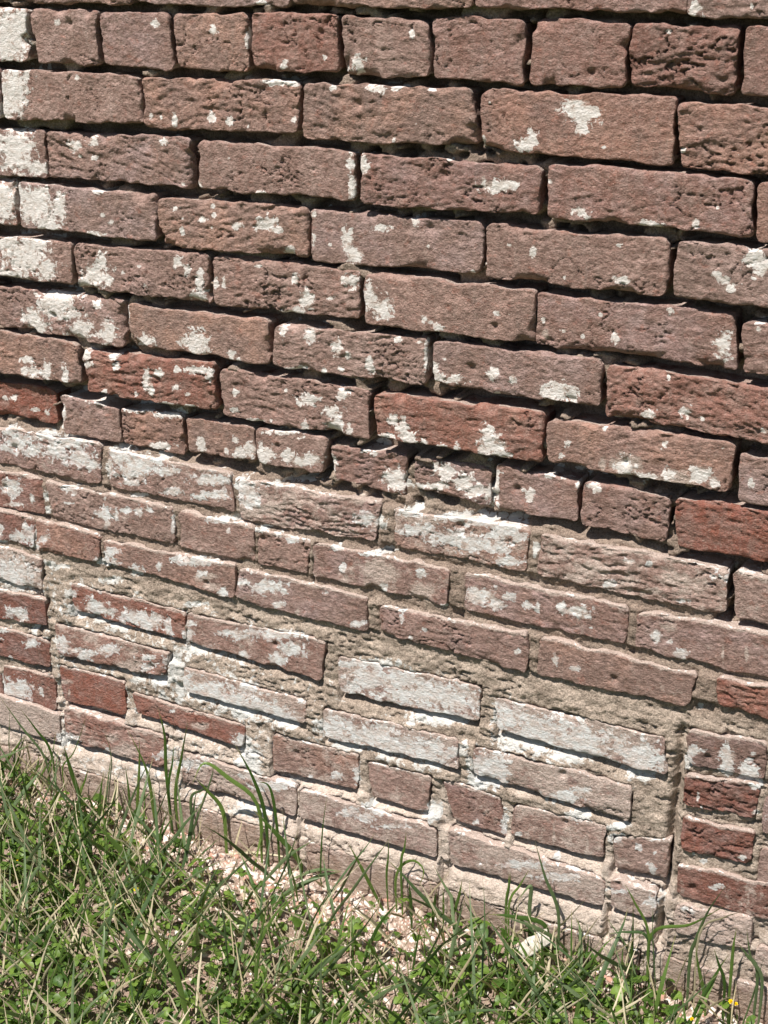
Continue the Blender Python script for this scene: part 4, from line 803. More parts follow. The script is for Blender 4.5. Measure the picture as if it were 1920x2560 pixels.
# mortar: one relief sheet behind and between the bricks
def mortar_sheet(x0, x1, z0, z1, res):
    xs = np.arange(x0, x1 + res / 2, res); zs = np.arange(z0, z1 + res / 2, res)
    X, Z = np.meshgrid(xs, zs, indexing='ij')
    inside = np.full(X.shape, -0.05)
    face = np.zeros(X.shape)
    for row in BRICKS + OUTER:
        q = np.array(row[1:9], float).reshape(4, 2) / 1000.0
        if q[:, 0].max() < x0 or q[:, 0].min() > x1 or q[:, 1].max() < z0 or q[:, 1].min() > z1:
            continue
        i0 = max(0, int((q[:, 0].min() - 0.05 - x0) / res)); i1 = int((q[:, 0].max() + 0.05 - x0) / res) + 2
        j0 = max(0, int((q[:, 1].min() - 0.05 - z0) / res)); j1 = int((q[:, 1].max() + 0.05 - z0) / res) + 2
        x = X[i0:i1, j0:j1]; z = Z[i0:i1, j0:j1]
        f = np.clip((x - q[0][0]) / (q[1][0] - q[0][0]), 0, 1)
        zt = q[0][1] + (q[1][1] - q[0][1]) * f; zb = q[3][1] + (q[2][1] - q[3][1]) * f
        g = np.clip((z - q[3][1]) / (q[0][1] - q[3][1]), 0, 1)
        xl = q[3][0] + (q[0][0] - q[3][0]) * g; xr = q[2][0] + (q[1][0] - q[2][0]) * g
        d = np.minimum(np.minimum(x - xl, xr - x), np.minimum(zt - z, z - zb))
        face[i0:i1, j0:j1] = np.where(d > 0, row[12] / 1000.0, face[i0:i1, j0:j1])
        inside[i0:i1, j0:j1] = np.maximum(inside[i0:i1, j0:j1], d)
    # distance to the brick above and below in every column, and how proud each of them stands
    occ = inside > 0
    nz = X.shape[1]
    du = np.full(X.shape, 0.05); dd = np.full(X.shape, 0.05); ya = np.zeros(X.shape); yb = np.zeros(X.shape)
    cur = np.full(X.shape[0], 0.05); cf = face[:, -1] * 0
    for j in range(nz - 1, -1, -1):
        cur = np.where(occ[:, j], 0.0, cur + res); cf = np.where(occ[:, j], face[:, j], cf)
        du[:, j] = cur; ya[:, j] = cf
    cur = np.full(X.shape[0], 0.05); cf = face[:, 0] * 0 + 0.034
    for j in range(nz):
        cur = np.where(occ[:, j], 0.0, cur + res); cf = np.where(occ[:, j], face[:, j], cf)
        dd[:, j] = cur; yb[:, j] = cf
    tt = du / (du + dd + 1e-6)
    lowz = sst(0.385, 0.365, Z)
    plane = ya + (yb - ya) * (0.05 * tt + lowz * (0.07 * tt + 0.45 * sst(0.55, 1.15, tt) + 0.5 * sst(0.020, 0.035, du + dd) * sst(0.1, 0.9, tt)))
    # upright joints follow the bricks on either side
    dl = np.full(X.shape, 0.05); dr = np.full(X.shape, 0.05); yl = np.zeros(X.shape); yr = np.zeros(X.shape)
    cur = np.full(X.shape[1], 0.05); cf = face[0] * 0
    for i in range(X.shape[0]):
        cur = np.where(occ[i], 0.0, cur + res); cf = np.where(occ[i], face[i], cf)
        dl[i] = cur; yl[i] = cf
    cur = np.full(X.shape[1], 0.05); cf = face[-1] * 0
    for i in range(X.shape[0] - 1, -1, -1):
        cur = np.where(occ[i], 0.0, cur + res); cf = np.where(occ[i], face[i], cf)
        dr[i] = cur; yr[i] = cf
    head = sst(0.004, 0.016, (du + dd) - (dl + dr)) * sst(0.050, 0.030, dl + dr)
    plane = plane * (1 - head) + head * np.minimum(yl, yr)
    # below this line the joints are still full
    line = 0.560 + 0.022 * (fbm(X * 14, X * 0 + 3, 5, 3) - 0.5) * 2
    line = line - 0.085 * sst(0.425, 0.47, X)
    full = sst(0.010, -0.012, Z - line + 0.010 * (fbm(X * 40, Z * 40, 8, 2) - 0.5))
    deep = 0.040 + 0.010 * (fbm(X * 40, Z * 60, 11, 3) - 0.5)
    lump = sst(0.57, 0.68, fbm(X * 26 + 4, Z * 40, 15, 3)) * 0.027
    lump = np.maximum(lump, sst(0.70, 0.77, fbm(X * 34 + 14, Z * 60, 45, 3)) * 0.035)
    deep = deep - lump * (1 - sst(0.2, 0.0, Z))
    n = fbm(X * 38, Z * 120, 19, 4, 0.55)
    terr = n * 6; fr = terr - np.floor(terr); terr = (np.floor(terr) + sst(0.3, 0.6, fr)) / 6
    infill = sst(0.375, 0.345, Z) * sst(-0.53, -0.50, X) * sst(0.45, 0.43, X)
    shallow = -plane + 0.0036 - 0.0022 * np.maximum(infill, head) - 0.0055 * (terr - 0.5) - 0.005 * infill * (fbm(X * 16, Z * 24, 29, 3) - 0.5) - 0.0045 * (fbm(X * 190, Z * 230, 23, 3, 0.6) - 0.5)
    wob = 0.6 + 0.9 * fbm(X * 18, Z * 18, 27, 2)
    shallow = shallow + (0.0010 + 0.0170 * infill) * wob * np.exp(-(du / 0.0085) ** 2) * (1 - head)
    ckl = np.exp(-((fbm(X * 13 + 5, Z * 62, 61, 4, 0.55) - 0.5) / 0.014) ** 2) * sst(0.42, 0.55, fbm(X * 9, Z * 9 + 3, 63, 2))
    shallow = shallow + 0.0050 * ckl * sst(0.395, 0.375, Z)
    jx = 0.431 + 0.004 * (fbm(Z * 30, Z * 0, 71, 2) - 0.5) + 0.006 * (Z - 0.2)
    shallow = shallow + 0.016 * np.exp(-((X - jx) / 0.0042) ** 2) * sst(0.05, 0.08, Z) * sst(0.36, 0.33, Z) * (0.3 + fbm(Z * 24, Z * 0 + 4, 73, 2))
    jl = -0.497 + 0.003 * (fbm(Z * 30, Z * 0, 75, 2) - 0.5)
    shallow = shallow + 0.007 * np.exp(-((X - jl) / 0.003) ** 2) * sst(0.05, 0.08, Z) * sst(0.36, 0.33, Z)
    dep = deep * (1 - full) + shallow * full
    dep = np.where(inside > 0.003, np.maximum(dep, 0.010 - face + inside), dep)
    paint = np.full(X.shape, -1.0); bloom_light = np.full(X.shape, -1.0)
    if res < 0.004:
        near = inside < 0.006
        xx, zz = X[near], Z[near]
        pv = np.full(xx.shape, -1.0); bv = np.full(xx.shape, -1.0)
        order = np.argsort(xx); xo = xx[order]; zo = zz[order]
        for kk in range(len(PT)):
            cx, cz, ax, az, bx, bz = PT[kk]
            rr = abs(ax) + abs(bx) + 0.001
            a, b = np.searchsorted(xo, [cx - rr, cx + rr])
            if b <= a: continue
            v = None
            sel = np.zeros(len(PT), bool); sel[kk] = True
            v = patch_value(xo[a:b], zo[a:b], sel) + (0.12 if PT[kk][1] < 0.35 else -0.12)
            tgt = bv if PF[kk] else pv
            idx = order[a:b]
            tgt[idx] = np.maximum(tgt[idx], v)
        paint[near] = pv; bloom_light[near] = bv
    base_b = -0.72 + 1.0 * sst(0.26, 0.10, Z) + 0.42 * infill
    bloom_light = np.maximum(bloom_light, base_b)
    paint = np.maximum(paint, -0.95 + 0.78 * infill * sst(0.25, -0.15, X))
    brown = np.clip(0.6 * sst(0.10, 0.05, Z) + sst(0.365, 0.39, Z), 0, 1)
    V = np.stack([X, dep, Z], -1).reshape(-1, 3)
    ids = np.arange(X.size).reshape(X.shape)
    F = np.stack([ids[:-1, :-1], ids[1:, :-1], ids[1:, 1:], ids[:-1, 1:]], -1).reshape(-1, 4)
    keep = (inside.reshape(-1)[F] < 0.012).any(axis=1)
    F = F[keep]
    return mesh_np('mortar', V, F, {'wear': np.stack([paint, bloom_light, brown], -1).reshape(-1, 3)})

obj('mortar', mortar_sheet(-0.72, 0.82, -0.04, 1.12, 0.0022), M_MORTAR, wall)
obj('mortar', mortar_sheet(-1.17, -0.72, -0.04, 1.42, 0.010), M_MORTAR, wall)
obj('mortar', mortar_sheet(0.82, 1.40, -0.04, 1.42, 0.010), M_MORTAR, wall)
obj('mortar', mortar_sheet(-0.72, 0.82, 1.12, 1.42, 0.010), M_MORTAR, wall)

# ------------------------------------------------------------ ground
rng = np.random.default_rng(12)
random.seed(12)

def ground_h(x, y):
    x = np.asarray(x, float); y = np.asarray(y, float)
    n = fbm(x * 7 + 3, y * 7, 301, 3) - 0.5
    m = fbm(x * 45, y * 45, 305, 3) - 0.5
    return 0.020 * n * sst(0.0, -0.08, y) + 0.007 * m + 0.012 * sst(-0.10, -0.01, y) - 0.012

def ground_mesh():
    def ax(lo, hi, step, far):
        core = np.arange(lo, hi + step / 2, step)
        out = [step * 2]
        while sum(out) < far: out.append(out[-1] * 1.6)
        cs = np.cumsum(out)
        return np.concatenate([core[0] - cs[::-1], core, core[-1] + cs])
    xs = ax(-1.1, 1.1, 0.006, 60); ys = ax(-0.75, 0.03, 0.006, 60)
    X, Y = np.meshgrid(xs, ys, indexing='ij')
    Z = ground_h(X, Y)
    ids = np.arange(X.size).reshape(X.shape)
    F = np.stack([ids[:-1, :-1], ids[1:, :-1], ids[1:, 1:], ids[:-1, 1:]], -1).reshape(-1, 4)
    return mesh_np('ground', np.stack([X, Y, Z], -1).reshape(-1, 3), F)

def ground_material():
    k = NT('sandy_soil')
    p = k.pos()
    n1 = k.noise(p, 14, 5, 0.6); f = k.noise(p, 300, 5, 0.7); v = k.n('ShaderNodeTexVoronoi')
    k.set(v.inputs['Vector'], p); v.inputs['Scale'].default_value = 260
    col = k.mix(k.ramp(n1, 0.35, 0.65), (0.19, 0.125, 0.09), (0.34, 0.24, 0.185))
    col = k.mix(0.8, col, k.mix(k.ramp(f, 0.3, 0.7), (0.45, 0.45, 0.45), (1.5, 1.5, 1.5)), 'MULTIPLY')
    col = k.mix(0.22, col, k.mix(v.outputs['Color'], (0.30, 0.22, 0.18), (0.7, 0.58, 0.52)))
    far = k.n('ShaderNodeSeparateXYZ'); k.set(far.inputs[0], p)
    g = k.ramp(far.outputs[1], -0.55, -0.95)
    col = k.mix(g, col, k.mix(k.ramp(f, 0.3, 0.7), (0.05, 0.08, 0.02), (0.13, 0.16, 0.05)))
    return k.principled(col, 0.95, k.bump(f, 0.004, 1.0), 0.1)

ground = tag(obj('ground', ground_mesh(), ground_material()), kind='structure')

def in_view(x, y):
    """the wedge of ground the photograph looks at, with a margin"""
    return True

# chips of paint and brick lying on the soil
def chip_material(name, a, b):
    k = NT(name)
    at = k.n('ShaderNodeAttribute', attribute_name='tone')
    s = k.n('ShaderNodeSeparateXYZ'); k.set(s.inputs[0], at.outputs['Vector'])
    f = k.noise(k.pos(), 500, 3, 0.6)
    c = k.mix(s.outputs[0], a, b)
    c = k.mix(k.ramp(s.outputs[1], 0.83, 0.86), c, (0.44, 0.25, 0.19))
    c = k.mix(0.5, c, k.mix(f, (0.6, 0.6, 0.6), (1.3, 1.3, 1.3)), 'MULTIPLY')
    return k.principled(c, 0.9, None, 0.15)

def dens(x, y):
    """how thickly plants grow: bare strip with chips along the wall, thicker to the left and front"""
    n = fbm(x * 9 + 1, y * 9 + 5, 401, 3)
    d = 0.15 + sst(-0.03, -0.17, y) * 0.75 + 0.35 * sst(-0.15, -0.45, x) + 0.8 * sst(0.13, 0.24, x) * sst(-0.03, -0.05, y)
    bare = np.exp(-(((x - 0.01) / 0.13) ** 2 + ((y + 0.12) / 0.085) ** 2)) + 0.9 * np.exp(-(((x + 0.30) / 0.14) ** 2 + ((y + 0.05) / 0.05) ** 2)) + 0.9 * np.exp(-(((x - 0.5) / 0.06) ** 2 + ((y + 0.06) / 0.035) ** 2))
    return np.clip(d * (0.10 + 1.70 * n) - 0.48 * bare, 0.03, 1)

def chips(n, smin, smax):
    x = rng.uniform(-1.0, 0.95, n); y = -np.abs(rng.gamma(1.3, 0.14, n)) - 0.030
    y = np.maximum(y, -0.62)
    keep = rng.random(n) > 0.85 * sst(0.25, 0.8, dens(x, y)); x = x[keep]; y = y[keep]; n = len(x)
    sz = smin + (smax - smin) * rng.random(n) ** 4
    z = ground_h(x, y)
    k = 6
    ang = np.linspace(0, 2 * np.pi, k, endpoint=False)[None, :] + rng.uniform(0, 6.28, (n, 1))
    rr = sz[:, None] * rng.uniform(0.3, 1.0, (n, k))
    lx = rr * np.cos(ang); ly = rr * np.sin(ang) * rng.uniform(0.45, 0.9, (n, 1))
    tx = rng.normal(0, 0.35, (n, 1)); ty = rng.normal(0, 0.35, (n, 1))
    th = (0.0005 + sz * 0.12)[:, None]
    lz = lx * tx + ly * ty
    top = np.stack([x[:, None] + lx * 0.9, y[:, None] + ly * 0.9, z[:, None] + lz + th + 0.0012], -1)
    bot = np.stack([x[:, None] + lx, y[:, None] + ly, z[:, None] + lz - th * 0.3], -1)
    V = np.concatenate([top, bot], 1)
    V[..., 1] = np.minimum(V[..., 1], -0.002)
    b0 = (np.arange(n) * 2 * k)[:, None]
    tri = []
    for i in range(1, k - 1):
        tri.append(np.concatenate([b0, b0 + i, b0 + i + 1], 1))
    for i in range(k):
        j = (i + 1) % k
        tri.append(np.concatenate([b0 + i, b0 + k + i, b0 + k + j], 1)); tri.append(np.concatenate([b0 + i, b0 + k + j, b0 + j], 1))
    tone = np.repeat(np.stack([rng.random(n), rng.random(n), rng.random(n)], -1)[:, None, :], 2 * k, 1)
    return mesh_np('chips', V.reshape(-1, 3), np.concatenate(tri), {'tone': tone.reshape(-1, 3)}, smooth=False)

tag(obj('paint_chips', chips(32000, 0.0010, 0.0095), chip_material('paint_chips', (0.42, 0.31, 0.25), (0.74, 0.66, 0.60))),
    'crumbled pinkish white chips of paint and brick scattered over the soil', 'rubble', kind='stuff')

# ------------------------------------------------------------ plants
def leaf_material(name, a, b, rough=0.5, trans=0.35, tip=None):
    k = NT(name)
    at = k.n('ShaderNodeAttribute', attribute_name='tone')
    s = k.n('ShaderNodeSeparateXYZ'); k.set(s.inputs[0], at.outputs['Vector'])
    c = k.mix(s.outputs[0], a, b)
    f = k.noise(k.pos(), 260, 3, 0.6)
    c = k.mix(0.6, c, k.mix(f, (0.6, 0.6, 0.6), (1.35, 1.35, 1.35)), 'MULTIPLY')
    if tip:
        c = k.mix(k.ramp(s.outputs[1], 0.80, 1.0), c, tip)
    p = k.n('ShaderNodeBsdfPrincipled')
    k.set(p.inputs['Base Color'], c); p.inputs['Roughness'].default_value = rough
    p.inputs['Specular IOR Level'].default_value = 0.35
    tr = k.n('ShaderNodeBsdfTranslucent')
    k.set(tr.inputs['Color'], k.mix(1.0, c, (1.25, 1.5, 0.55), 'MULTIPLY'))
    mx = k.n('ShaderNodeMixShader'); mx.inputs[0].default_value = trans
    k.t.links.new(p.outputs[0], mx.inputs[1]); k.t.links.new(tr.outputs[0], mx.inputs[2])
    k.t.links.new(mx.outputs[0], k.out.inputs[0])
    return k.m

M_GRASS = leaf_material('grass_blade', (0.042, 0.088, 0.018), (0.140, 0.215, 0.052), 0.42, 0.28, (0.30, 0.26, 0.13))
M_STRAW = leaf_material('dry_straw', (0.30, 0.25, 0.15), (0.56, 0.49, 0.35), 0.7, 0.15)
M_DARK = leaf_material('dull_blade', (0.055, 0.095, 0.035), (0.15, 0.20, 0.10), 0.4, 0.22, (0.28, 0.24, 0.14))
M_CLOVER = leaf_material('clover_leaf', (0.045, 0.100, 0.016), (0.165, 0.25, 0.045), 0.45, 0.30)
M_PETAL = leaf_material('yellow_petal', (0.85, 0.62, 0.01), (0.9, 0.72, 0.02), 0.6, 0.3)
M_HEAD = leaf_material('dried_clover_head', (0.36, 0.27, 0.17), (0.58, 0.47, 0.33), 0.8, 0.2)

def strip(P, width, fold=0.25, facing=None, tw=0.0):
    """a folded, tapering blade along the points P; returns V, F, t"""
    P = np.asarray(P, float)
    n = len(P)
    T = np.gradient(P, axis=0); T /= np.linalg.norm(T, axis=1)[:, None] + 1e-9
    t = np.linspace(0, 1, n)
    ref = np.array(facing if facing is not None else (0.3, 1.0, 0.1), float)
    side = np.cross(T, ref); side /= np.linalg.norm(side, axis=1)[:, None] + 1e-9
    nor = np.cross(side, T)
    ang = tw * t
    sd = side * np.cos(ang)[:, None] + nor * np.sin(ang)[:, None]
    nr = np.cross(sd, T)
    w = width * 0.5 * np.clip(np.minimum(0.55 + 1.2 * t, (1.02 - t) * 2.1), 0.03, 1.0)
    L_ = P - sd * w[:, None] + nr * (w * fold)[:, None]; R_ = P + sd * w[:, None] + nr * (w * fold)[:, None]
    V = np.stack([L_, P, R_], 1).reshape(-1, 3)
    i = np.arange(n - 1)[:, None] * 3
    F = np.concatenate([np.concatenate([i, i + 1, i + 4, i + 3], 1), np.concatenate([i + 1, i + 2, i + 5, i + 4], 1)])
    return V, F, np.repeat(t, 3)

def smooth_path(P, n, sharp=False):
    P = np.asarray(P, float)
    if len(P) == 2:
        return P[0] + (P[1] - P[0]) * np.linspace(0, 1, n)[:, None]
    # Catmull-Rom
    Q = np.vstack([2 * P[0] - P[1], P, 2 * P[-1] - P[-2]])
    out = []
    seg = len(P) - 1; m = max(2, n // seg)
    for s in range(seg):
        p0, p1, p2, p3 = Q[s:s + 4]
        for u in np.linspace(0, 1, m, endpoint=False):
            out.append(0.5 * ((2 * p1) + (-p0 + p2) * u + (2 * p0 - 5 * p1 + 4 * p2 - p3) * u * u + (-p0 + 3 * p1 - 3 * p2 + p3) * u ** 3))
    out.append(P[-1])
    return np.array(out)

LABELS = {
    't1': ('leftmost tuft of tall thin grass against the pale bricks at the wall foot', (-0.45, -0.04)),
    't2': ('tuft of upright grass blades in front of the red bricks at lower left', (-0.33, -0.03)),
    't3': ('tuft of wide grass with one blade folded sharply like a roof', (-0.15, -0.03)),
    't4': ('tuft of grass with one blade curled over into a hook', (0.05, -0.05)),
    't5': ('short upright grass blades in a row between the hooked blade and the white chip', (0.18, -0.05)),
    't6': ('grass with a thick blade crossing the reddish pier at lower right', (0.48, -0.02)),
    't7': ('grass with one tall dark blade standing behind the white paint chip', (0.28, -0.04)),
    't8': ('thin crossing grass stems right of the white paint chip', (0.40, -0.05)),
    't9': ('rightmost grass blades at the foot of the wall beside the yellow flowers', (0.53, -0.03)),
    't10': ('broad long grass blades in the left foreground over the clover', (-0.2, -0.22)),
    't11': ('straw coloured and green blades lying across the bare chips in the middle foreground', (0.0, -0.12)),
}
for tn, blades in BLADES.items():
    lab, (bx, by) = LABELS[tn]
    root = bpy.data.objects.new('grass_tuft', None)
    root.location = (bx, by, 0.0)
    COL.objects.link(root)
    tag(root, lab, 'grass', 'grass tufts at the wall foot')
    for b in blades:
        kind, w = b[0], b[1] / 1000.0
        P = np.array(b[2:], float).reshape(-1, 3) / 1000.0
        if P[0][2] > 0.004:
            P = np.vstack([[P[0][0] + 0.002, P[0][1], 0.0], P])
        P[0][2] = float(ground_h(P[0][0], P[0][1])) - 0.003
        P[1:, 2] = np.maximum(P[1:, 2], 0.010)
        P[:, 1] = np.minimum(P[:, 1], -0.037)
        V, F, t = strip(smooth_path(P, 18), w * (0.5 if kind == 's' else 0.70), 0.3, (-0.45, 1.0, -0.35), random.uniform(-0.7, 0.7))
        V[:, 1] = np.minimum(V[:, 1], -0.034)
        tone = np.stack([np.full(len(V), random.random()), t, t], -1)
        me = mesh_np('blade', V - np.array([bx, by, 0.0]), F, {'tone': tone})
        obj('blade', me, {'g': M_GRASS, 's': M_STRAW, 'd': M_DARK}[kind], root)

def scatter(n, ylo=-0.55, power=1.0):
    out = np.zeros((0, 2))
    while len(out) < n:
        x = rng.uniform(-0.85, 0.85, n * 2); y = rng.uniform(ylo, -0.040, n * 2)
        ok = rng.random(n * 2) < dens(x, y) ** power
        out = np.vstack([out, np.stack([x[ok], y[ok]], -1)])
    return out[:n]

class Bag:
    def __init__(self): self.V = []; self.F = []; self.T = []; self.n = 0
    def add(self, V, F, T):
        self.V.append(V); self.F.append(F + self.n); self.T.append(T); self.n += len(V)
    def mesh(self, name):
        return mesh_np(name, np.concatenate(self.V), np.concatenate(self.F), {'tone': np.concatenate(self.T)})

def blade_bag(n, lmin, lmax, wmin, wmax, lying, power=1.0):
    bag = Bag()
    for (x, y) in scatter(n, power=power):
        L = random.uniform(lmin, lmax); w = random.uniform(wmin, wmax)
        az = random.uniform(0, 2 * math.pi)
        lean = random.uniform(0.15, 0.9) if not lying else random.uniform(1.15, 1.5)
        z0 = float(ground_h(x, y))
        p = np.array([x, y, z0 + (random.uniform(0.002, 0.03) if lying else -0.002)])
        P = [p]
        a = lean * 0.5
        for s in range(6):
            st = L / 6
            p = p + st * np.array([math.cos(az) * math.sin(a), math.sin(az) * math.sin(a), math.cos(a)])
            if lying: a += random.uniform(-0.10, 0.14)
            else: a += lean * random.uniform(0.05, 0.30)
            az += random.uniform(-0.08, 0.08)
            P.append(p)
        P = np.array(P)
        P[:, 2] = np.maximum(P[:, 2], z0 + 0.002)
        P[:, 1] = np.minimum(P[:, 1], -0.038)
        V, F, t = strip(P, w, 0.3, (-0.45, 1, -0.3) if random.random() < 0.6 else (math.cos(az + 1.57), math.sin(az + 1.57), 0.2), random.uniform(-1.2, 1.2))
        V[:, 1] = np.minimum(V[:, 1], -0.003)
        bag.add(V, F, np.stack([np.full(len(V), random.random()), t, t], -1))
    return bag

tag(obj('grass', blade_bag(1700, 0.03, 0.13, 0.0018, 0.0050, False).mesh('grass'), M_GRASS),
    'thin green grass growing among the clover in front of the wall', 'grass', kind='stuff')
tag(obj('bent_grass', blade_bag(620, 0.06, 0.17, 0.0025, 0.0060, True, 0.8).mesh('bent_grass'), M_DARK),
    'dull grey green grass blades bent flat over the clover', 'grass', kind='stuff')
tag(obj('dry_grass', blade_bag(2500, 0.02, 0.12, 0.0009, 0.0036, True, 0.45).mesh('dry_grass'), M_STRAW),
    'dead straw coloured grass lying between the green plants', 'dry grass', kind='stuff')

def clover_mesh(n):
    P = scatter(n, power=1.1)
    k = 6
    u = np.linspace(0, 1, k)
    half = np.sin(np.pi * np.clip(u * 0.90 + 0.06, 0, 1)) ** 0.7 * 0.55
    sgn = np.array([-1.0, 0.0, 1.0])
    al = np.repeat(u[:, None], 3, 1); al[-1, 1] -= 0.12
    ac = half[:, None] * sgn[None, :]
    lf = abs(ac) * 0.45 - 0.22 * al ** 2                       # folded along the midrib, tip drooping
    al, ac, lf = al.ravel(), ac.ravel(), lf.ravel()
    i = np.arange(k - 1)[:, None] * 3
    F0 = np.concatenate([np.concatenate([i, i + 3, i + 4, i + 1], 1), np.concatenate([i + 1, i + 4, i + 5, i + 2], 1)])
    z0 = ground_h(P[:, 0], P[:, 1]); h = rng.uniform(0.005, 0.036, n)
    size = 0.0045 + 0.0062 * rng.random(n) ** 1.4
    rot = rng.uniform(0, 6.28, n); tx = rng.normal(0, 0.38, n); ty = rng.normal(-0.12, 0.38, n)
    tone = rng.random(n)
    Vs, Fs, Ts = [], [], []
    cnt = 0
    for j in range(3):
        a = rot + j * 2.094 + rng.normal(0, 0.14, n)
        c, s = np.cos(a)[:, None], np.sin(a)[:, None]
        L = size[:, None]
        x = (al * c - ac * s) * L; y = (al * s + ac * c) * L
        z = h[:, None] + lf * L + x * tx[:, None] + y * ty[:, None]
        V = np.stack([P[:, :1] + x, np.minimum(P[:, 1:] + y, -0.004), np.maximum(z0[:, None] + z, z0[:, None] + 0.001)], -1)
        Vs.append(V.reshape(-1, 3))
        Fs.append((F0[None] + (np.arange(n) * 3 * k)[:, None, None] + cnt).reshape(-1, 4))
        Ts.append(np.repeat(np.stack([tone, 0 * tone + 0.3, tone], -1), 3 * k, 0)); cnt += n * 3 * k
    # stalks
    w = 0.0005
    b0 = np.stack([P[:, 0] + rng.normal(0, 0.004, n), P[:, 1] + rng.normal(0, 0.004, n), z0 - 0.001], -1); t0 = np.stack([P[:, 0], P[:, 1], z0 + h], -1)
    dx = np.array([w, 0, 0])
    V = np.stack([b0 - dx, b0 + dx, t0 + dx, t0 - dx], 1)
    V[..., 1] = np.minimum(V[..., 1], -0.004)
    Vs.append(V.reshape(-1, 3)); Fs.append(np.arange(n * 4).reshape(n, 4) + cnt); Ts.append(np.repeat(np.stack([tone, 0 * tone + 0.3, tone], -1), 4, 0))
    return mesh_np('clover', np.concatenate(Vs), np.concatenate(Fs), {'tone': np.concatenate(Ts)})

tag(obj('clover', clover_mesh(6600), M_CLOVER),
    'small green clover leaves carpeting the soil in front of the wall', 'clover', kind='stuff')

# ------------------------------------------------------------ single small things
def lathe(prof, k=10):
    V = []; F = []
    for r, z in prof:
        for i in range(k):
            V.append((r * math.cos(2 * math.pi * i / k), r * math.sin(2 * math.pi * i / k), z))
    for j in range(len(prof) - 1):
        for i in range(k):
            F.append((j * k + i, j * k + (i + 1) % k, (j + 1) * k + (i + 1) % k, (j + 1) * k + i))
    return np.array(V), np.array(F)

FL = [
    'bright yellow flower in the clover beside the long level blade at left',
    'small yellow flower half hidden below the brighter one at left',
    'yellow flower above the bare chips in the middle of the foreground',
    'left of the two yellow flowers at the wall foot on the far right',
    'right of the two yellow flowers at the wall foot on the far right',
    'yellow flower near the bottom edge at lower right',
    'yellow flower at the bottom edge below the white paint chip',
    'tiny yellow flower at the far left edge of the lawn',
]
FSZ = [0.85, 0.55, 0.8, 0.8, 0.65, 0.65, 0.65, 0.45]
for i, (fx, fy) in enumerate(FLOWERS):
    x = fx / 1000.0; y = min(fy / 1000.0, -0.048); z0 = float(ground_h(x, y))
    root = bpy.data.objects.new('yellow_flower', None); COL.objects.link(root)
    root.location = (x, y, z0)
    tag(root, FL[i], 'flower', 'yellow flowers in the lawn')
    h = 0.036
    V, F, t = strip(np.array([[0.006, 0.0, -0.002], [0.003, 0.0, h * 0.5], [0, 0, h]]), 0.0012, 0.2)
    obj('stem', mesh_np('stem', V, F, {'tone': np.tile(np.array([0.5, 0.2, 0]), (len(V), 1))}), M_GRASS, root)
    bag = Bag()
    for j in range(16):
        a = j * 2.39996; ph = 0.15 + 1.35 * (j / 16.0)
        d = np.array([math.cos(a) * math.sin(ph), math.sin(a) * math.sin(ph), math.cos(ph)])
        s = np.array([-math.sin(a), math.cos(a), 0.0]); L = 0.0042 * FSZ[i]
        c0 = np.array([0, 0, h]); w = 0.0016 * FSZ[i]
        V = np.array([c0 - s * w * 0.4, c0 + s * w * 0.4, c0 + d * L * 0.7 + s * w, c0 + d * L * 0.7 - s * w, c0 + d * L + s * w * 0.4, c0 + d * L - s * w * 0.4])
        bag.add(V, np.array([[0, 1, 2, 3], [3, 2, 4, 5]]), np.tile(np.array([random.random(), 0, 0]), (6, 1)))
    obj('petals', bag.mesh('petals'), M_PETAL, root)

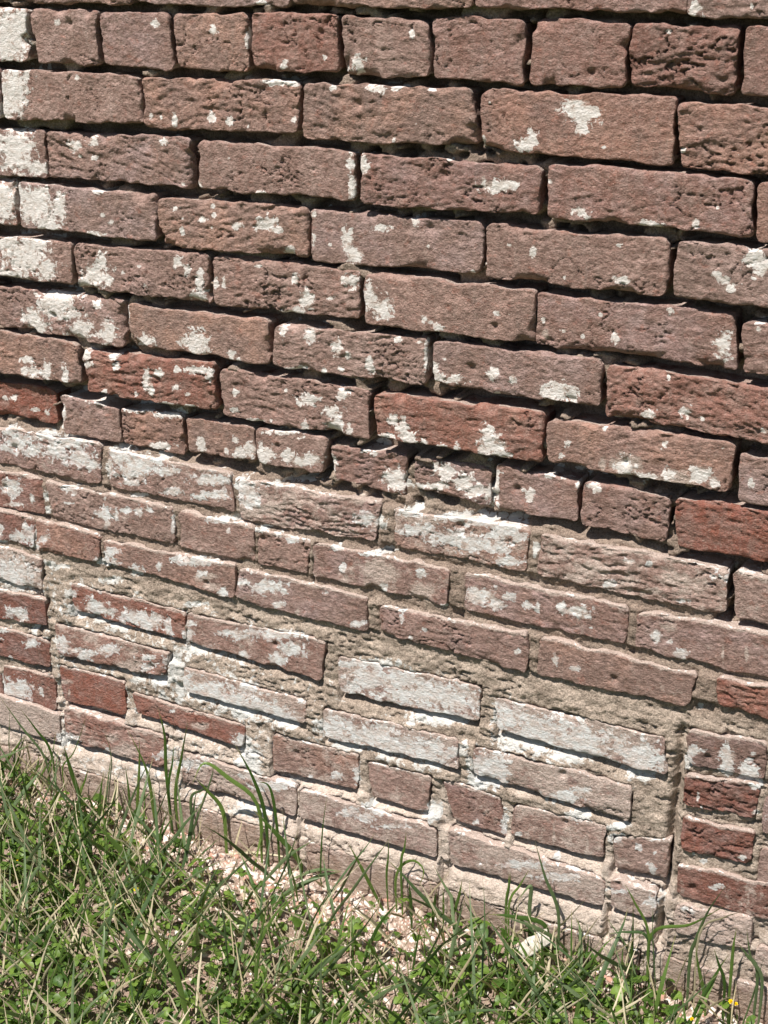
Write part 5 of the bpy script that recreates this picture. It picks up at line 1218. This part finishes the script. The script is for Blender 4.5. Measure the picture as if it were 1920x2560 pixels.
HL = [
    'dried pale clover head under the long bright blade at lower left',
    'dried clover head left of the long bright blade in the left foreground',
    'dried clover head closest to the bottom left corner',
    'dried clover head near the bottom edge just left of the middle',
    'dried clover head at the bottom edge right of the middle',
    'dried clover head touching the left edge of the lawn',
]
for i, (fx, fy) in enumerate(HEADS):
    x = fx / 1000.0; y = min(fy / 1000.0, -0.048); z0 = float(ground_h(x, y))
    root = bpy.data.objects.new('clover_head', None); COL.objects.link(root)
    root.location = (x, y, z0)
    tag(root, HL[i], 'flower head', 'dried clover heads')
    V, F, t = strip(np.array([[0.0, 0.004, -0.002], [0, 0.002, 0.010], [0, 0, 0.018]]), 0.0012, 0.2)
    obj('stem', mesh_np('stem', V, F, {'tone': np.tile(np.array([0.5, 0.2, 0]), (len(V), 1))}), M_GRASS, root)
    bag = Bag()
    for j in range(34):
        a = j * 2.39996; ph = math.acos(1 - 1.7 * (j + 0.5) / 34)
        d = np.array([math.cos(a) * math.sin(ph), math.sin(a) * math.sin(ph), math.cos(ph)])
        s = np.array([-math.sin(a), math.cos(a), 0.0]); L = random.uniform(0.005, 0.0072); w = 0.0011
        c0 = np.array([0, 0, 0.019]); dd = d * L + np.array([0, 0, -0.0012])
        V = np.array([c0 - s * w * 0.5, c0 + s * w * 0.5, c0 + dd * 0.6 + s * w, c0 + dd * 0.6 - s * w, c0 + dd + s * w * 0.2, c0 + dd - s * w * 0.2])
        bag.add(V, np.array([[0, 1, 2, 3], [3, 2, 4, 5]]), np.tile(np.array([random.random(), 0, 0]), (6, 1)))
    obj('florets', bag.mesh('florets'), M_HEAD, root)

# the big curl of fallen paint leaning in the clover
def paint_flake():
    n, m = 26, 12
    u = np.linspace(0, 1, n); v = np.linspace(-1, 1, m)
    U, Vv = np.meshgrid(u, v, indexing='ij')
    half = 0.0135 * (0.25 + 1.5 * np.sqrt(np.clip(U, 0, 1)) * (1 - 0.45 * U)) * (1 + 0.25 * (fbm(U * 9, Vv * 0 + np.sign(Vv), 601, 3) - 0.5) * 2)
    x = U * 0.082; y = Vv * half
    z = 0.006 * np.cos(Vv * 1.2) + 0.004 * (fbm(U * 5, Vv * 2, 607, 3) - 0.5) + 0.006 * U
    top = np.stack([x, y, z], -1).reshape(-1, 3); bot = top - np.array([0, 0, 0.0018])
    ids = np.arange(n * m).reshape(n, m); o = n * m
    F = [np.stack([ids[:-1, :-1], ids[1:, :-1], ids[1:, 1:], ids[:-1, 1:]], -1).reshape(-1, 4)]
    F.append(F[0][:, ::-1] + o)
    loop = np.concatenate([ids[:-1, 0], ids[-1, :-1], ids[:0:-1, -1], ids[0, :0:-1]])
    nx = np.roll(loop, -1)
    F.append(np.stack([nx, loop, loop + o, nx + o], -1))
    return mesh_np('paint_flake', np.concatenate([top, bot]), np.concatenate(F))
k = NT('flaked_paint')
f = k.noise(k.pos(), 350, 4, 0.6)
M_FLAKE = k.principled(k.mix(k.ramp(f, 0.3, 0.7), (0.36, 0.32, 0.27), (0.60, 0.56, 0.50)), 0.8, k.bump(f, 0.0008), 0.2)
fk = obj('paint_flake', paint_flake(), M_FLAKE)
fk.matrix_world = Matrix.Translation((0.262, -0.066, 0.008)) @ Matrix.Rotation(rad(22), 4, 'Z') @ Matrix.Rotation(rad(-36), 4, 'Y') @ Matrix.Rotation(rad(40), 4, 'X') @ Matrix.Scale(0.70, 4)
tag(fk, 'curled white paint flake as long as a finger leaning in the clover by the wall', 'paint flake')
